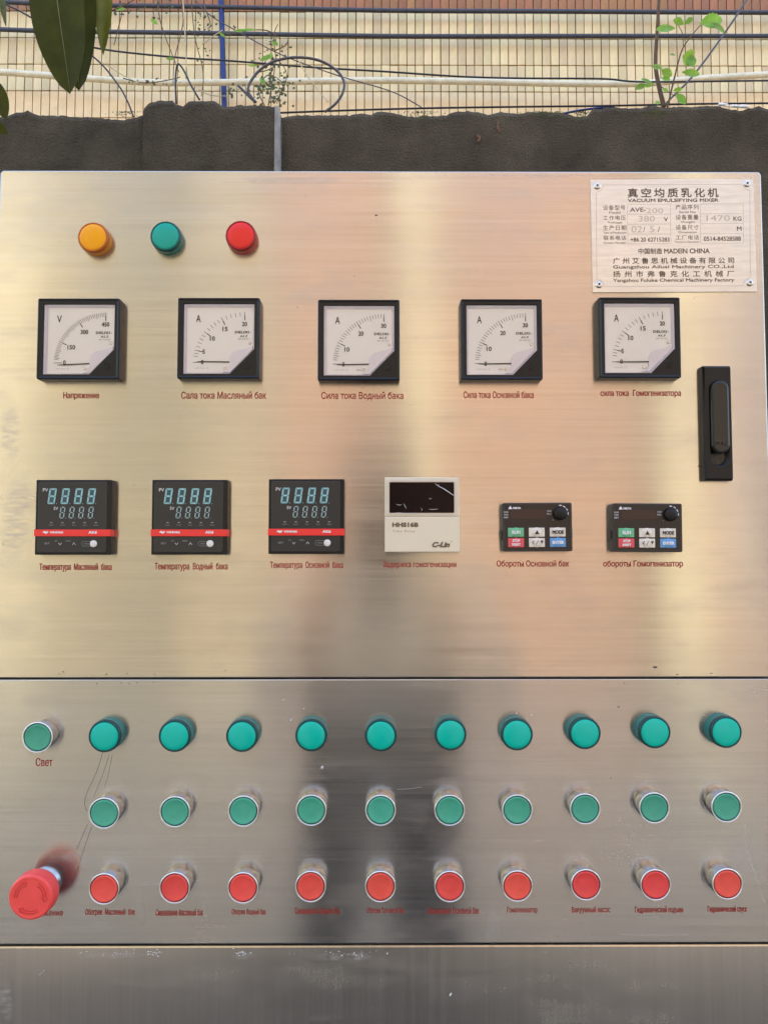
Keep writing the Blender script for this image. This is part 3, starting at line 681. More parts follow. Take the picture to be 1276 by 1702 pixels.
# ---- analogue panel meters
GH = .0122
def gauge(label, unit, cuv, kind, angle):
    cx, cz = PX(*cuv, GH); root = None; S = 79 * mm / 2
    win = [(-34 * mm, 34 * mm), (-34 * mm, -34.8 * mm), (11 * mm, -34.8 * mm), (34.6 * mm, -10.5 * mm), (34.6 * mm, 34 * mm)]      # counter-clockwise
    out = rrect(79 * mm, 79 * mm, 1.6 * mm, 3); hole = win[::-1]
    b = MB()
    o1 = rrect(77 * mm, 77 * mm, 1 * mm, 3)
    b.loops([[(x, z, 0) for x, z in out], [(x, z, GH - .0022) for x, z in out], [(x, z, GH - .0005) for x, z in rrect(78.4 * mm, 78.4 * mm, 1.4 * mm, 3)], [(x, z, GH) for x, z in o1]], cap1=False)
    # front face slopes slightly in to a lip round the window
    lip = rrect(73.5 * mm, 73.5 * mm, .6 * mm, 3); b.loops([[(x, z, GH) for x, z in o1], [(x, z, GH - .0008) for x, z in lip]], cap1=False)
    b.flat([lip, hole], GH - .0008)
    n = len(win); dep = GH - .0060
    b.add([(x, -(GH - .0008), z) for x, z in win] + [(x * .985, -(GH - .0020), z * .985) for x, z in win], [(i, (i + 1) % n, n + (i + 1) % n, n + i) for i in range(n)])
    body = b.build('panel_meter', 'black_plastic', cab, (cx, 0, cz)); tag(body, label)
    w2 = [(x * .985, z * .985) for x, z in win]; w3 = [(x * .93, z * .93) for x, z in win]
    b = MB(); b.add([(x, -(GH - .0021), z) for x, z in w2] + [(x, -dep, z) for x, z in w3], [(i, (i + 1) % n, n + (i + 1) % n, n + i) for i in range(n)])
    b.build('window_bevel', 'lilac_white', body)
    b = MB(); b.flat([[(x * 1.0, z * 1.0) for x, z in w2]], dep - .0001); b.build('dial', 'dial_white', body)
    # white shield over the movement
    sh = [(3.5, -32.3), (7, -30), (9.5, -26.5), (10, -22), (10.2, -17.6), (12, -14), (15.5, -11.5), (20.5, -10.4), (26, -9), (32.1, -6.4), (32.1, -9.9), (10.4, -32.3)]
    b = MB(); b.extr([[(x * mm, z * mm) for x, z in sh]], dep, dep + .0016); b.build('movement_cover', 'lilac_white', body)
    # glass
    b = MB(); b.flat([w2], GH - .0022); b.build('glass', 'clear_window', body)
    # markings
    C = (24.2, -22.4); ink = []; fine = []
    def tick(a, r0, r1, w_, dst):
        a = math.radians(180 - a); dst.append([(x * mm, z * mm) for x, z in bar(C[0] + r0 * math.cos(a), C[1] + r0 * math.sin(a), C[0] + r1 * math.cos(a), C[1] + r1 * math.sin(a), w_)])
    if kind == 20: key = [(0, 0), (5, 14.2), (10, 37.8), (15, 62.6), (20, 90)]
    elif kind == 30: key = [(0, 0), (10, 25.3), (20, 57.5), (30, 90)]
    else: key = [(0, 0), (150, 25.3), (300, 57.5), (450, 90)]
    step = 10 if kind == 450 else 1
    def ang(v):
        for (v0, a0), (v1, a1) in zip(key, key[1:]):
            if v0 <= v <= v1:
                t = (v - v0) / (v1 - v0); return a0 + (a1 - a0) * (t ** 1.35 if v0 == 0 else t)
    v = 0
    while v <= kind:
        major = v in [k for k, _ in key]; med = v % (50 if kind == 450 else 5) == 0
        if major: tick(ang(v), 49.6, 46, .45, ink); tick(ang(v), 46, 41.5, .8 if v else .5, ink)
        elif v >= (40 if kind == 450 else 3 if kind == 30 else 3): tick(ang(v), 49.4, 44 if med else 45.4, .38, ink)
        v += step
    T = lambda s, x, z, w_, h_, **k: text_c(s, x * mm, z * mm, w_ * mm, h_ * mm, **k)
    ink += T(unit, -20.7, 20.7, 4.6, 7, bold=.0002)
    pos = {20: [('20', 24, 15.3), ('15', 5.2, 10.4), ('10', -7, 1), ('5', -15.2, -12), ('0', -16.5, -22.2)], 30: [('30', 24, 15.3), ('20', 2, 7.6), ('10', -11.5, -8), ('0', -15, -22.6)],
           450: [('450', 24, 15.5), ('300', 3.7, 8), ('150', -8.6, -7), ('0', -15, -22)]}[kind]
    for s_, x, z in pos: ink += T(s_, x, z, 2.5 * len(s_), 4.4, bold=.0003)
    ink += T('DELIXI', 21.6, 7.3, 13.5, 2.5, bold=.0003, spacing=1.15); ink += T('6L2', 23.4, 3.5, 7, 2.0, shear=.35, bold=.0002, spacing=1.3); ink += T('®', 29.8, 7, 1.2, 1.2)
    b = MB(); b.flat(ink, 0); b.build('dial_marking', 'ink_black', body, (0, -(dep + .0002), 0), normals=False)
    fine += T('GB/T 7676-2017', 23.4, .5, 11.5, 1.2); fine += T('~ ☐-⊏ 1.5 ⊥ ⚠', -17.5, -28, 14, 1.8)
    if kind == 30: fine += T('30/5A', 0, -28.2, 5, 1.5)
    b = MB(); b.flat(fine, 0); b.build('fine_print', 'ink_grey', body, (0, -(dep + .0002), 0), normals=False)
    for sx, sz in ((29.5, -3.4), (5, -28)):
        b = MB(); b.lathe([(1.5 * mm, 0), (1.5 * mm, .5 * mm), (1.0 * mm, .9 * mm)], 14); b.build('dial_screw', 'rivet_steel', body, (sx * mm, -dep, sz * mm))
    # needle
    a = math.radians(180 - angle); b = MB(); L_ = 46 * mm; cxn, czn = C[0] * mm, C[1] * mm
    ca, sa = math.cos(a), math.sin(a)
    pts = [(cxn + ca * q - sa * w_, czn + sa * q + ca * w_) for q, w_ in ((14 * mm, -.55 * mm), (40 * mm, -.5 * mm), (L_, -.12 * mm), (L_, .12 * mm), (40 * mm, .5 * mm), (14 * mm, .55 * mm))]
    b.extr([pts], dep + .0006, dep + .0010); b.build('needle', 'ink_black', body)
    # bezel screw
    b = MB(); b.lathe([(3.4 * mm, -.0006), (3.4 * mm, .0001), (3.0 * mm, .0004)], 20, cap=False); b.lathe([(3.0 * mm, .0004), (2.9 * mm, -.0006), (1.5 * mm, -.0004), (.3 * mm, -.0003)], 20)
    b.rbox(0, 0, 4.4 * mm, .7 * mm, -.001, .0006, r=.1 * mm, bev=.0001, n=1)
    sc_ = b.build('bezel_screw', 'black_gloss', body, (28.3 * mm, -(GH - .0005), -26.8 * mm)); sc_.rotation_euler = (0, random.uniform(0, 3), 0)
    return body
gauge('square voltmeter marked V with a scale to 450', 'V', (130, 562.5), 450, -2.8)
gauge('square ammeter scaled to 20, second meter from the left', 'A', (363, 561.5), 20, .8)
gauge('square ammeter scaled to 30, in the middle of the row', 'A', (596, 564.5), 30, -1.0)
gauge('square ammeter scaled to 30, second meter from the right', 'A', (833.5, 563.5), 30, -.8)
gauge('square ammeter scaled to 20, below the nameplate', 'A', (1063, 560.5), 20, -.6)

# ---- pilot lamps
def lamp_meshes(mn, k):
    b = MB(); b.lathe([(15.2 * mm, 0), (15.2 * mm, 1.0 * mm), (14.9 * mm, 1.4 * mm)], 40, cap=False)
    n = 96; lo = []
    for h in (1.4 * mm, (k - 4) * mm):
        lo.append([((14.9 + (.22 if i % 2 else -.1)) * mm * math.cos(2 * math.pi * i / n), (14.9 + (.22 if i % 2 else -.1)) * mm * math.sin(2 * math.pi * i / n), h) for i in range(n)])
    b.loops(lo, cap1=False, smooth=False)
    body = b.mesh('pilot_lamp', mn + '_side'); b = MB()
    b.lathe([(14.9 * mm, (k - 4) * mm), (14.95 * mm, (k - 3.8) * mm), (14.95 * mm, (k - 1.4) * mm), (14.5 * mm, (k - .5) * mm), (13.9 * mm, k * mm), (13.2 * mm, (k - .1) * mm), (12.9 * mm, (k - .6) * mm)], 48, cap=False)
    rim = b.mesh('rim', mn + '_rim')
    b = MB(); b.lathe([(13.0 * mm, (k - .7) * mm), (12.8 * mm, (k - .3) * mm), (12 * mm, (k + .1) * mm), (9 * mm, (k + .6) * mm), (4 * mm, (k + 1.0) * mm), (.4 * mm, (k + 1.1) * mm)], 48)
    return body, rim, b.mesh('lens', mn)
def place(body_me, rim_me, cap_me, name, capname, uv, h, label=None, parent=cab):
    x, z = PX(*uv, h); o = bpy.data.objects.new(name, body_me); COL.objects.link(o); o.parent = parent; o.location = (x, -.0002, z)
    o.rotation_euler = (0, random.uniform(0, 6.28), 0)
    q = bpy.data.objects.new(capname, cap_me); COL.objects.link(q); q.parent = o
    if rim_me: q = bpy.data.objects.new(rim_me.name.split('.')[0], rim_me); COL.objects.link(q); q.parent = o
    if label: tag(o, label)
    return o
place(*lamp_meshes('lens_amber', 10.5), 'pilot_lamp', 'lens', (154.5, 393.8), .0105, 'amber pilot lamp')
place(*lamp_meshes('lens_green', 10.5), 'pilot_lamp', 'lens', (275, 392), .0105, 'green pilot lamp between the amber and the red one')
place(*lamp_meshes('lens_red', 10.5), 'pilot_lamp', 'lens', (400, 391), .0105, 'red pilot lamp')
LT = lamp_meshes('lens_teal', 13.5)
for uv in ((173.5, 1224), (290, 1223.5), (402, 1223.5), (517, 1222.5), (632.8, 1222.5), (748.6, 1221), (859, 1221), (971.9, 1219), (1088, 1217.5), (1206.5, 1217)):
    place(*LT, 'pilot_lamp', 'lens', uv, .0135)
# ---- push buttons
b = MB(); b.lathe([(14.05 * mm, 0), (14.05 * mm, 12.6 * mm), (13.9 * mm, 12.9 * mm)], 48, cap=False)
collar = b.mesh('push_button', 'chrome')
b = MB(); b.lathe([(13.9 * mm, 12.2 * mm), (14.25 * mm, 12.6 * mm), (14.2 * mm, 13.1 * mm), (13.75 * mm, 13.45 * mm), (13.3 * mm, 13.3 * mm), (13.0 * mm, 12.8 * mm), (12.95 * mm, 11.6 * mm)], 48, cap=False); bez = b.mesh('bezel_ring', 'bright_metal')
def cap_mesh(mn):
    b = MB(); b.lathe([(12.2 * mm, 10 * mm), (12.2 * mm, 12.6 * mm), (11.9 * mm, 13.3 * mm), (11.2 * mm, 13.5 * mm), (10.2 * mm, 13.2 * mm), (8.8 * mm, 12.8 * mm), (5 * mm, 12.55 * mm), (.3 * mm, 12.5 * mm)], 48); return b.mesh('cap', mn)
b = MB(); b.lathe([(13.1 * mm, 11.9 * mm), (11.9 * mm, 11.9 * mm)], 40, cap=False); seal = b.mesh('seal', 'seal_dark')
CG, CR = cap_mesh('cap_green'), cap_mesh('cap_red')
def button(uv, cm, label=None):
    o = place(collar, bez, cm, 'push_button', 'cap', uv, .0132, label); q = bpy.data.objects.new('seal', seal); COL.objects.link(q); q.parent = o
button((62.7, 1225.7), CG, 'green push button above the word for light, alone at the left')
for uv in ((173.2, 1351.8), (290.9, 1349.4), (404.5, 1348.4), (517.2, 1347), (632.4, 1347), (747, 1347), (859.3, 1346.5), (971.9, 1344.7), (1086.7, 1343), (1206.6, 1341.4)): button(uv, CG)
for uv in ((173.2, 1477.7), (290.5, 1476), (403.8, 1476), (516.2, 1473.8), (632, 1473.8), (747.3, 1473.8), (859.5, 1473), (973.5, 1470.8), (1089, 1471), (1208.3, 1469.5)): button(uv, CR)
# ---- emergency stop
ex, ez = PX(50.5, 1492.5, .032)
b = MB(); b.lathe([(14.5 * mm, 0), (14.5 * mm, 2 * mm), (13 * mm, 2.6 * mm), (12.6 * mm, 10 * mm), (11.5 * mm, 11 * mm), (11.2 * mm, 18 * mm)], 40)
es_ = b.build('emergency_stop', 'satin_metal', cab, (ex, 0, ez)); tag(es_, 'large red mushroom emergency stop button on a chrome collar')
b = MB(); b.lathe([(11 * mm, 13 * mm), (15.5 * mm, 14 * mm), (19.6 * mm, 16.5 * mm), (20.4 * mm, 19 * mm), (20.4 * mm, 22 * mm), (20.1 * mm, 27 * mm), (19.8 * mm, 30.4 * mm), (18.8 * mm, 31.8 * mm), (17.4 * mm, 31.9 * mm), (16.2 * mm, 31.5 * mm), (15.6 * mm, 31.5 * mm), (6 * mm, 31.7 * mm), (.5 * mm, 31.8 * mm)], 64)
b.build('mushroom_head', 'mushroom_red', es_)
b = MB()
for a0 in (60, 180, 300):
    for rr_, hw in ((14.2, .5), (11.9, .4)):
        b.extr([[(x * mm, z * mm) for x, z in arcband(0, 0, rr_, hw, a0, a0 - 62, 12)][::-1]], .0312, .0321)
    aa = math.radians(a0 - 66); tx, tz = 13.05 * math.cos(aa), 13.05 * math.sin(aa); dx, dz = math.sin(aa), -math.cos(aa); ox, oz = math.cos(aa), math.sin(aa)
    for s in (-1, 1): b.extr([[(x * mm, z * mm) for x, z in bar(tx + dx * 2.2, tz + dz * 2.2, tx + ox * 2.6 * s - dx * .8, tz + oz * 2.6 * s - dz * .8, .5)]], .0312, .0321)
b.build('turn_arrow', 'mushroom_groove', es_)

# ---- temperature controllers
def seg7(cx, cz, w_, h_, t, sl, gap):
    """seven slanted segments"""
    out = []; S = lambda x, z: (cx + x + sl * z, cz + z)
    a, b_ = w_ / 2, h_ / 2
    def hz(z0, k):  # k: 1 top, -1 bottom, 0 middle
        if k: return [S(-a + gap, z0), S(a - gap, z0), S(a - gap - t, z0 - k * t), S(-a + gap + t, z0 - k * t)]
        return [S(-a + gap + t * .5, z0), S(-a + gap + t, z0 + t / 2), S(a - gap - t, z0 + t / 2), S(a - gap - t * .5, z0), S(a - gap - t, z0 - t / 2), S(-a + gap + t, z0 - t / 2)]
    out.append(hz(b_, 1)); out.append(hz(-b_, -1)); out.append(hz(0, 0))
    for sx in (-1, 1):
        for sz in (-1, 1):
            out.append([S(sx * a, sz * (b_ - gap)), S(sx * a, sz * gap), S(sx * (a - t * .5), sz * gap * .6), S(sx * (a - t), sz * (gap + t * .4)), S(sx * (a - t), sz * (b_ - gap - t))])
    return [[(x * mm, z * mm) for x, z in c] for c in out]
CH = .0105
def area_sign(c):
    return sum(c[i - 1][0] * c[i][1] - c[i][0] * c[i - 1][1] for i in range(len(c)))
def ccw(cs): return [c if area_sign(c) > 0 else c[::-1] for c in cs]
T = lambda s, x, z, w_, h_, **k: text_c(s, x * mm, z * mm, w_ * mm, h_ * mm, **k)
b = MB(); b.rbox(0, 0, 72 * mm, 71.5 * mm, 0, CH - .0008, r=.8 * mm, bev=.0006); cb = b.mesh('temperature_controller', 'black_plastic')
b = MB(); b.rbox(-.6 * mm, 0, 66 * mm, 68 * mm, .002, CH, r=2.5 * mm, bev=.0007, n=5); cf = b.mesh('front_plate', 'charcoal_plastic')
b = MB(); b.rbox(0, -15 * mm, 72.6 * mm, 6.5 * mm, .0005, CH + .0010, r=.3 * mm, bev=.0003, n=2); cst = b.mesh('red_stripe', 'stripe_red')
s1 = []; s1b = []; s2_ = []
for x in (-20.1, -7.6, 4.9, 17.2): s1 += seg7(x, 20, 7.0, 15, 1.55, .13, .35); s1b.append([(x * mm + .13 * z * mm + q * mm, (20 + z) * mm) for q, z in ((-3.4, -7.4), (3.4, -7.4), (3.4, 7.4), (-3.4, 7.4))]); s1 += [circ((x + 4.3) * mm, 12.8 * mm, .4 * mm, 8)]
for x in (-10.1, -1.2, 7.8, 16.9): s2_ += seg7(x, 4.4, 4.6, 11, 1.0, .13, .55); s2_ += [circ((x + 3.2) * mm, -1 * mm, .3 * mm, 8)]
FH = CH + .00015
b = MB(); b.flat(ccw(s1), 0); m1 = b.mesh('digit_segments', 'segment_teal', normals=False)
b = MB(); b.flat(ccw(s1b), 0); m1b = b.mesh('digit_backing', 'segment_back', normals=False)
b = MB(); b.flat(ccw(s2_), 0); m2_ = b.mesh('digit_segments', 'segment_pale', normals=False)
wh = T('PV', -26.6, 26, 4.8, 3.1) + T('SV', -16.3, 8.4, 4.2, 2.9)
wh += ccw([[(x * mm, z * mm) for x, z in bar(*q)] for q in ((-13.2, -24.3, -11.7, -26.4, .3), (-11.7, -26.4, -10.2, -24.3, .3), (0, -26.4, 1.5, -24.2, .3), (1.5, -24.2, 3, -26.4, .3))])
b = MB(); b.flat(wh, 0); m3_ = b.mesh('lettering', 'ink_white', normals=False)
dm = T('OUT1', -20.4, -7.6, 4.4, 1.0) + T('OUT2', -9.8, -7.6, 4.4, 1.0) + T('AL1', .8, -7.6, 3.2, 1.0) + T('AL2', 11.3, -7.6, 3.4, 1.0) + T('MAN', 21.9, -7.6, 4, 1.0)
dm += T('SET', -24, -25, 5, 1.7) + T('AT', -15.5, -22.6, 2.8, 1.3) + T('MAN', -4, -22.6, 4.6, 1.3) + T('INFO', 13.4, -25.3, 4.4, 1.3)
dm += ccw([[(x * mm, z * mm) for x, z in arcband(11, -25.3, 2.2, .25, 90, 270)], [(x * mm, z * mm) for x, z in bar(11, -23.1, 18, -23.1, .25)], [(x * mm, z * mm) for x, z in bar(11, -27.5, 18, -27.5, .25)]])
for x in (-20.4, -9.8, .8, 11.3, 21.9): dm += [[(x * mm + p, -5.2 * mm + q) for p, q in rrect(2.2 * mm, .8 * mm, .2 * mm, 2)]]
b = MB(); b.flat(dm, 0); m4_ = b.mesh('fine_print', 'ink_dim', normals=False)
lg = [[(x * mm, z * mm) for x, z in c] for c in ([(-28.2, -14.6), (-26.2, -13), (-24.4, -13.9), (-23, -13.2), (-22.4, -14.4), (-24.6, -16), (-26, -15.2)],)]
lg = ccw(lg)
b = MB(); b.flat(T('WINPARK', -14.6, -14.5, 13, 2.0, bold=.0003), 0); m5b = b.mesh('lettering', 'ink_white', normals=False)
b = MB(); b.flat(T('AK6', 19.6, -14.4, 8, 2.5, bold=.0004), 0); m5c = b.mesh('lettering', 'ink_white', normals=False)
b = MB(); b.flat(lg, 0); m5_ = b.mesh('emblem', 'ink_white', normals=False)
b = MB(); b.lathe([(3.3 * mm, 0), (3.3 * mm, .6 * mm), (3.0 * mm, 1.1 * mm), (2 * mm, 1.3 * mm), (.2 * mm, 1.4 * mm)], 28); m6_ = b.mesh('round_key', 'button_white')
b = MB()
for z in (-10.9,): b.rbox(-.6 * mm, z * mm, 65 * mm, .35 * mm, CH - .001, CH + .0003, r=.1 * mm, bev=.0001, n=1)
m7_ = b.mesh('trim_line', 'keypad_frame')
for uv, lb in (((121.7, 859.6), 'black temperature controller under the voltmeter'), ((314.8, 859.5), 'middle one of the three black temperature controllers'), ((509, 858.3), 'black temperature controller next to the ivory time relay')):
    x, z = PX(*uv, CH); o = bpy.data.objects.new('temperature_controller', cb); COL.objects.link(o); o.parent = cab; o.location = (x, 0, z); tag(o, lb)
    for nm, me_, loc in (('front_plate', cf, (0, 0, 0)), ('red_stripe', cst, (0, 0, 0)), ('digit_backing', m1b, (0, -FH, 0)), ('digit_segments', m1, (0, -FH - .0001, 0)), ('digit_segments', m2_, (0, -FH - .0001, 0)),
                         ('lettering', m3_, (0, -FH, 0)), ('fine_print', m4_, (0, -FH, 0)), ('emblem', m5_, (0, -CH - .0012, 0)), ('lettering', m5b, (0, -CH - .0012, 0)), ('lettering', m5c, (0, -CH - .0012, 0)), ('round_key', m6_, (20.1 * mm, -CH, -25.3 * mm)), ('trim_line', m7_, (0, 0, 0))):
        q = bpy.data.objects.new(nm, me_); COL.objects.link(q); q.parent = o; q.location = loc

# ---- time relay
RH = .012; rx, rz = PX(701.3, 855.3, RH)
b = MB(); b.rbox(0, 0, 70.6 * mm, 71 * mm, 0, .004, r=.8 * mm, bev=.0004)
b.rbox(0, 17 * mm, 71 * mm, 37.2 * mm, .001, RH - .0008, r=.8 * mm, bev=.0007); b.rbox(.2 * mm, -18.7 * mm, 71.4 * mm, 33.8 * mm, .001, RH, r=.8 * mm, bev=.0007)
rl = b.build('time_relay', 'ivory_plastic', cab, (rx, 0, rz)); tag(rl, 'ivory time relay with a dark film-covered window')
b = MB(); b.flat(ccw([rrect(67 * mm, 35 * mm, 1 * mm, 4)]) + [moved(rrect(62 * mm, 30 * mm, 1 * mm, 4), 0, 0)[::-1]], 0); b.build('window_trim', 'key_cream', rl, (0, -(RH - .0005), 16.6 * mm), normals=False)
b = MB(); b.rbox(0, 0, 61.6 * mm, 29.4 * mm, 0, .0002, r=.8 * mm, bev=.0001); b.build('display_window', 'relay_window', rl, (-.3 * mm, -(RH - .0006), 16.3 * mm))
# wrinkled protective film: a thin crumpled clear sheet standing off the window
from mathutils import noise as mnoise
b = MB(); nx, nz = 60, 32; vs = []; fs = []
for i in range(nx + 1):
    for j in range(nz + 1):
        x = (-33 + 66 * i / nx); z = (-16 + 33 * j / nz)
        e = min(1, min(i, nx - i, j, nz - j) / 3)
        w_ = mnoise.ridged_multi_fractal(Vector((x * .06 + .4, z * .11, 1.7)), .9, 2.1, 4, 1.0, 2.0)
        fold = math.exp(-((z - (9 - (x - 12) * .42 + 1.2 * math.sin(x * .2))) / .7) ** 2) * (1 if 10 < x < 33 else 0)
        vs.append((x * mm, -(.0006 + e * (.00012 * w_ + .0012 * fold)), z * mm))
for i in range(nx):
    for j in range(nz): q = i * (nz + 1) + j; fs.append((q, q + nz + 1, q + nz + 2, q + 1))
b.add(vs, fs, True); b.build('protective_film', 'thin_film', rl, (-.3 * mm, -(RH - .0004), 16.3 * mm), normals=False)
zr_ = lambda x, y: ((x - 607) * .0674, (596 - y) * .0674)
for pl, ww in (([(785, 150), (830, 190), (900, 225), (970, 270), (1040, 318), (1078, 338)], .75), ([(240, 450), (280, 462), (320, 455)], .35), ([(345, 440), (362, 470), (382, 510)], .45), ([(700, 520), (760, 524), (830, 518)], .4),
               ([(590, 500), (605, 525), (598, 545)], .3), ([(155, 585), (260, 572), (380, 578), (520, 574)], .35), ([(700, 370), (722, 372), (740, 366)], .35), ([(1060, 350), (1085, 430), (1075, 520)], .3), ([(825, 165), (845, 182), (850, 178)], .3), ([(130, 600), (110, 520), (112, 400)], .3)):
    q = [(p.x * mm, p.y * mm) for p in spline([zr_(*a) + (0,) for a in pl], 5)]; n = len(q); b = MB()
    b.tube([(x, -.0016, z) for x, z in q], [ww * mm * .38 * (.25 + math.sin(math.pi * (i + .3) / (n + .2))) for i in range(n)], 6); b.build('film_crease_glint', 'ink_white', rl, (0, -(RH - .0004), 0))  # whitened creases, with the film's glints put into their colour
b = MB(); b.flat(T('HHS16B', -16, -9.7, 25, 4.4, bold=.0008), 0); b.build('lettering', 'ink_olive', rl, (0, -(RH + .00015), 0), normals=False)
b = MB(); b.flat(T('Time Relay', -17.5, -16, 21, 2.8, spacing=1.4), 0); b.build('lettering', 'ink_grey', rl, (0, -(RH + .00015), 0), normals=False)
b = MB(); b.flat(T('®', 27.6, -25.6, 1.4, 1.4), 0); b.build('lettering', 'ink_olive', rl, (0, -(RH + .00015), 0), normals=False)
b = MB(); b.flat(T('C-Lin', 17.8, -28.6, 17, 5.4, shear=.3, bold=.0009), 0); b.build('lettering', 'ink_olive', rl, (0, -(RH + .00015), 0), normals=False)

# ---- drive keypads
KH = .012
kb = MB(); kb.rbox(0, 0, 66 * mm, 46.4 * mm, 0, KH, r=1.8 * mm, bev=.0008, n=4)
kb.rbox(33.0 * mm, -7 * mm, 2.2 * mm, 8 * mm, 0, KH - .004, r=.4 * mm, bev=.0003, n=2); kb.rbox(-33.2 * mm, -7 * mm, 2 * mm, 8 * mm, 0, KH - .005, r=.4 * mm, bev=.0003, n=2)
k_body = kb.mesh('drive_keypad', 'keypad_frame')
b = MB(); b.rbox(0, .3 * mm, 62.6 * mm, 43 * mm, KH - .001, KH + .0003, r=.8 * mm, bev=.0001); k_mem = b.mesh('membrane', 'membrane')
b = MB(); b.rbox(-8.6 * mm, 12.2 * mm, 34.5 * mm, 9 * mm, KH, KH + .0005, r=.4 * mm, bev=.0001); k_dis = b.mesh('display', 'display_brown')
keys = []
for (x, z, mn_) in ((-20.8, -4.9, 'key_green'), (-1, -4.9, 'key_cream'), (18.9, -4.9, 'key_cream'), (-20.8, -14.7, 'key_red'), (-1, -14.7, 'key_cream'), (18.9, -14.7, 'key_blue')):
    b = MB(); b.rbox(0, 0, 15 * mm, 8.5 * mm, KH, KH + .0006, r=.4 * mm, bev=.0002, n=2); b.lathe([(4.6 * mm, KH + .0006), (4.2 * mm, KH + .0010), (2.6 * mm, KH + .0014), (.3 * mm, KH + .0015)], 24)
    keys.append((b.mesh('key', mn_), x, z))
kw = T('RUN', -30, 14.4, 3.8, 1.5) + T('FWD', -30, 11.9, 3.8, 1.5) + T('REV', -30, 9.3, 3.8, 1.5) + T('STOP', 11, 15, 4, 1.4) + T('PLC', 11, 12.4, 4, 1.4) + T('DELTA', -19.6, 18.2, 7.6, 1.9, bold=.0003)
kw += ccw([[(-28 * mm, 17.2 * mm), (-24 * mm, 17.2 * mm), (-25.9 * mm, 20.4 * mm)]]) + ccw([[(x * mm, z * mm) for x, z in arcband(21.1, 12.6, 8, .8, a, a + 18)] for a in (-8, 20, 48, 76)]) + [circ(14.5 * mm, 6.6 * mm, .35 * mm, 8)]
b = MB(); b.flat(kw, 0); k_wh = b.mesh('lettering', 'ink_white', normals=False)
kk = T('RUN', -20.8, -4.9, 8, 3.3, bold=.0004) + T('STOP', -20.8, -12.8, 7, 2.4, bold=.0003) + T('RESET', -20.8, -16.5, 8.2, 2.4, bold=.0003) + T('ENTER', 18.9, -14.7, 11, 3, bold=.0004)
b = MB(); b.flat(kk, 0); k_kw = b.mesh('lettering', 'ink_white', normals=False)
kd = T('MODE', 18.9, -4.9, 10.8, 3.5, bold=.0004) + ccw([[(-3.2 * mm, -6.8 * mm), (1.2 * mm, -6.8 * mm), (-1 * mm, -3.0 * mm)], [(2.0 * mm, -12.9 * mm), (5 * mm, -12.9 * mm), (3.5 * mm, -15.8 * mm)]]) + ccw([[(x * mm, z * mm) for x, z in bar(*q)] for q in ((-3.8, -13, -5.8, -14.5, .6), (-5.8, -14.5, -3.8, -16, .6), (-2.2, -16.8, .3, -12.5, .45))])
b = MB(); b.flat(kd, 0); k_kd = b.mesh('lettering', 'ink_black', normals=False)
b = MB(); n = 60
lo = [[((6.1 + (.15 if i % 2 else -.1)) * mm * math.cos(2 * math.pi * i / n), (6.1 + (.15 if i % 2 else -.1)) * mm * math.sin(2 * math.pi * i / n), h) for i in range(n)] for h in (0, .004)]
b.loops(lo, cap1=False); b.lathe([(6.0 * mm, .004), (5.5 * mm, .0046), (.3 * mm, .0046)], 30); b.extr([[(x * mm, z * mm) for x, z in bar(0, 0, -4.6, 2.0, .5)]], .0046, .0049)
k_knob = b.mesh('knob', 'black_plastic')
for (uv, lb, ka) in (((893, 876), 'drive keypad with speed knob, nearer the ivory relay', 0), ((1076, 877), 'drive keypad with speed knob, nearer the door latch', -.55)):
    x, z = PX(*uv, KH); o = bpy.data.objects.new('drive_keypad', k_body); COL.objects.link(o); o.parent = cab; o.location = (x, 0, z); tag(o, lb)
    o.rotation_euler = (0, math.radians(-.3 if ka == 0 else .3), 0)
    L_ = [('membrane', k_mem, (0, 0, 0)), ('display', k_dis, (0, 0, 0)), ('lettering', k_wh, (0, -KH - .0007, 0)), ('lettering', k_kw, (0, -KH - .0017, 0)), ('lettering', k_kd, (0, -KH - .0017, 0)), ('knob', k_knob, (21.1 * mm, -KH, 12.6 * mm))]
    L_ += [('key', m_, (kx * mm, 0, kz * mm)) for m_, kx, kz in keys]
    for nm, me_, loc in L_:
        q = bpy.data.objects.new(nm, me_); COL.objects.link(q); q.parent = o; q.location = loc
        if nm == 'knob': q.rotation_euler = (0, ka, 0)

# ---- swing latch
HH = .009; hx, hz_ = PX(1193.6, 702.5, HH)
rec = [(x, z) for x, z in rrect(19 * mm, 84 * mm, 9.4 * mm, 8)]; rec = moved(rec, .7 * mm, -.8 * mm)
b = MB(); o0 = rrect(27 * mm, 112 * mm, .6 * mm, 2); o1 = rrect(25 * mm, 108 * mm, .6 * mm, 2)
b.loops([[(x, z, 0) for x, z in o0], [(x, z, HH - .003) for x, z in o0], [(x, z, HH) for x, z in o1]], cap1=False); b.flat([o1, rec[::-1]], HH)
nr = len(rec); sm = [(.7 * mm + (x - .7 * mm) * .8, -.8 * mm + (z + .8 * mm) * .93) for x, z in rec]
b.add([(x, -HH, z) for x, z in rec] + [(x, -.002, z) for x, z in sm], [(i, (i + 1) % nr, nr + (i + 1) % nr, nr + i) for i in range(nr)], True); b.add([(x, -.002, z) for x, z in sm], [tuple(range(nr))])
ht = b.build('door_latch', 'black_plastic', cab, (hx, 0, hz_)); tag(ht, 'tall black recessed pull latch near the right edge of the door')
b = MB(); b.rbox(.7 * mm, 5.3 * mm, 17.6 * mm, 71 * mm, .003, HH + .0035, r=8.4 * mm, bev=.0022, n=8); b.build('lever', 'black_gloss', ht)
b = MB(); b.extr(T('PULL', .7, -20.8, 11, 3.0), HH + .0034, HH + .0039); b.build('lettering', 'black_plastic', ht, normals=False)
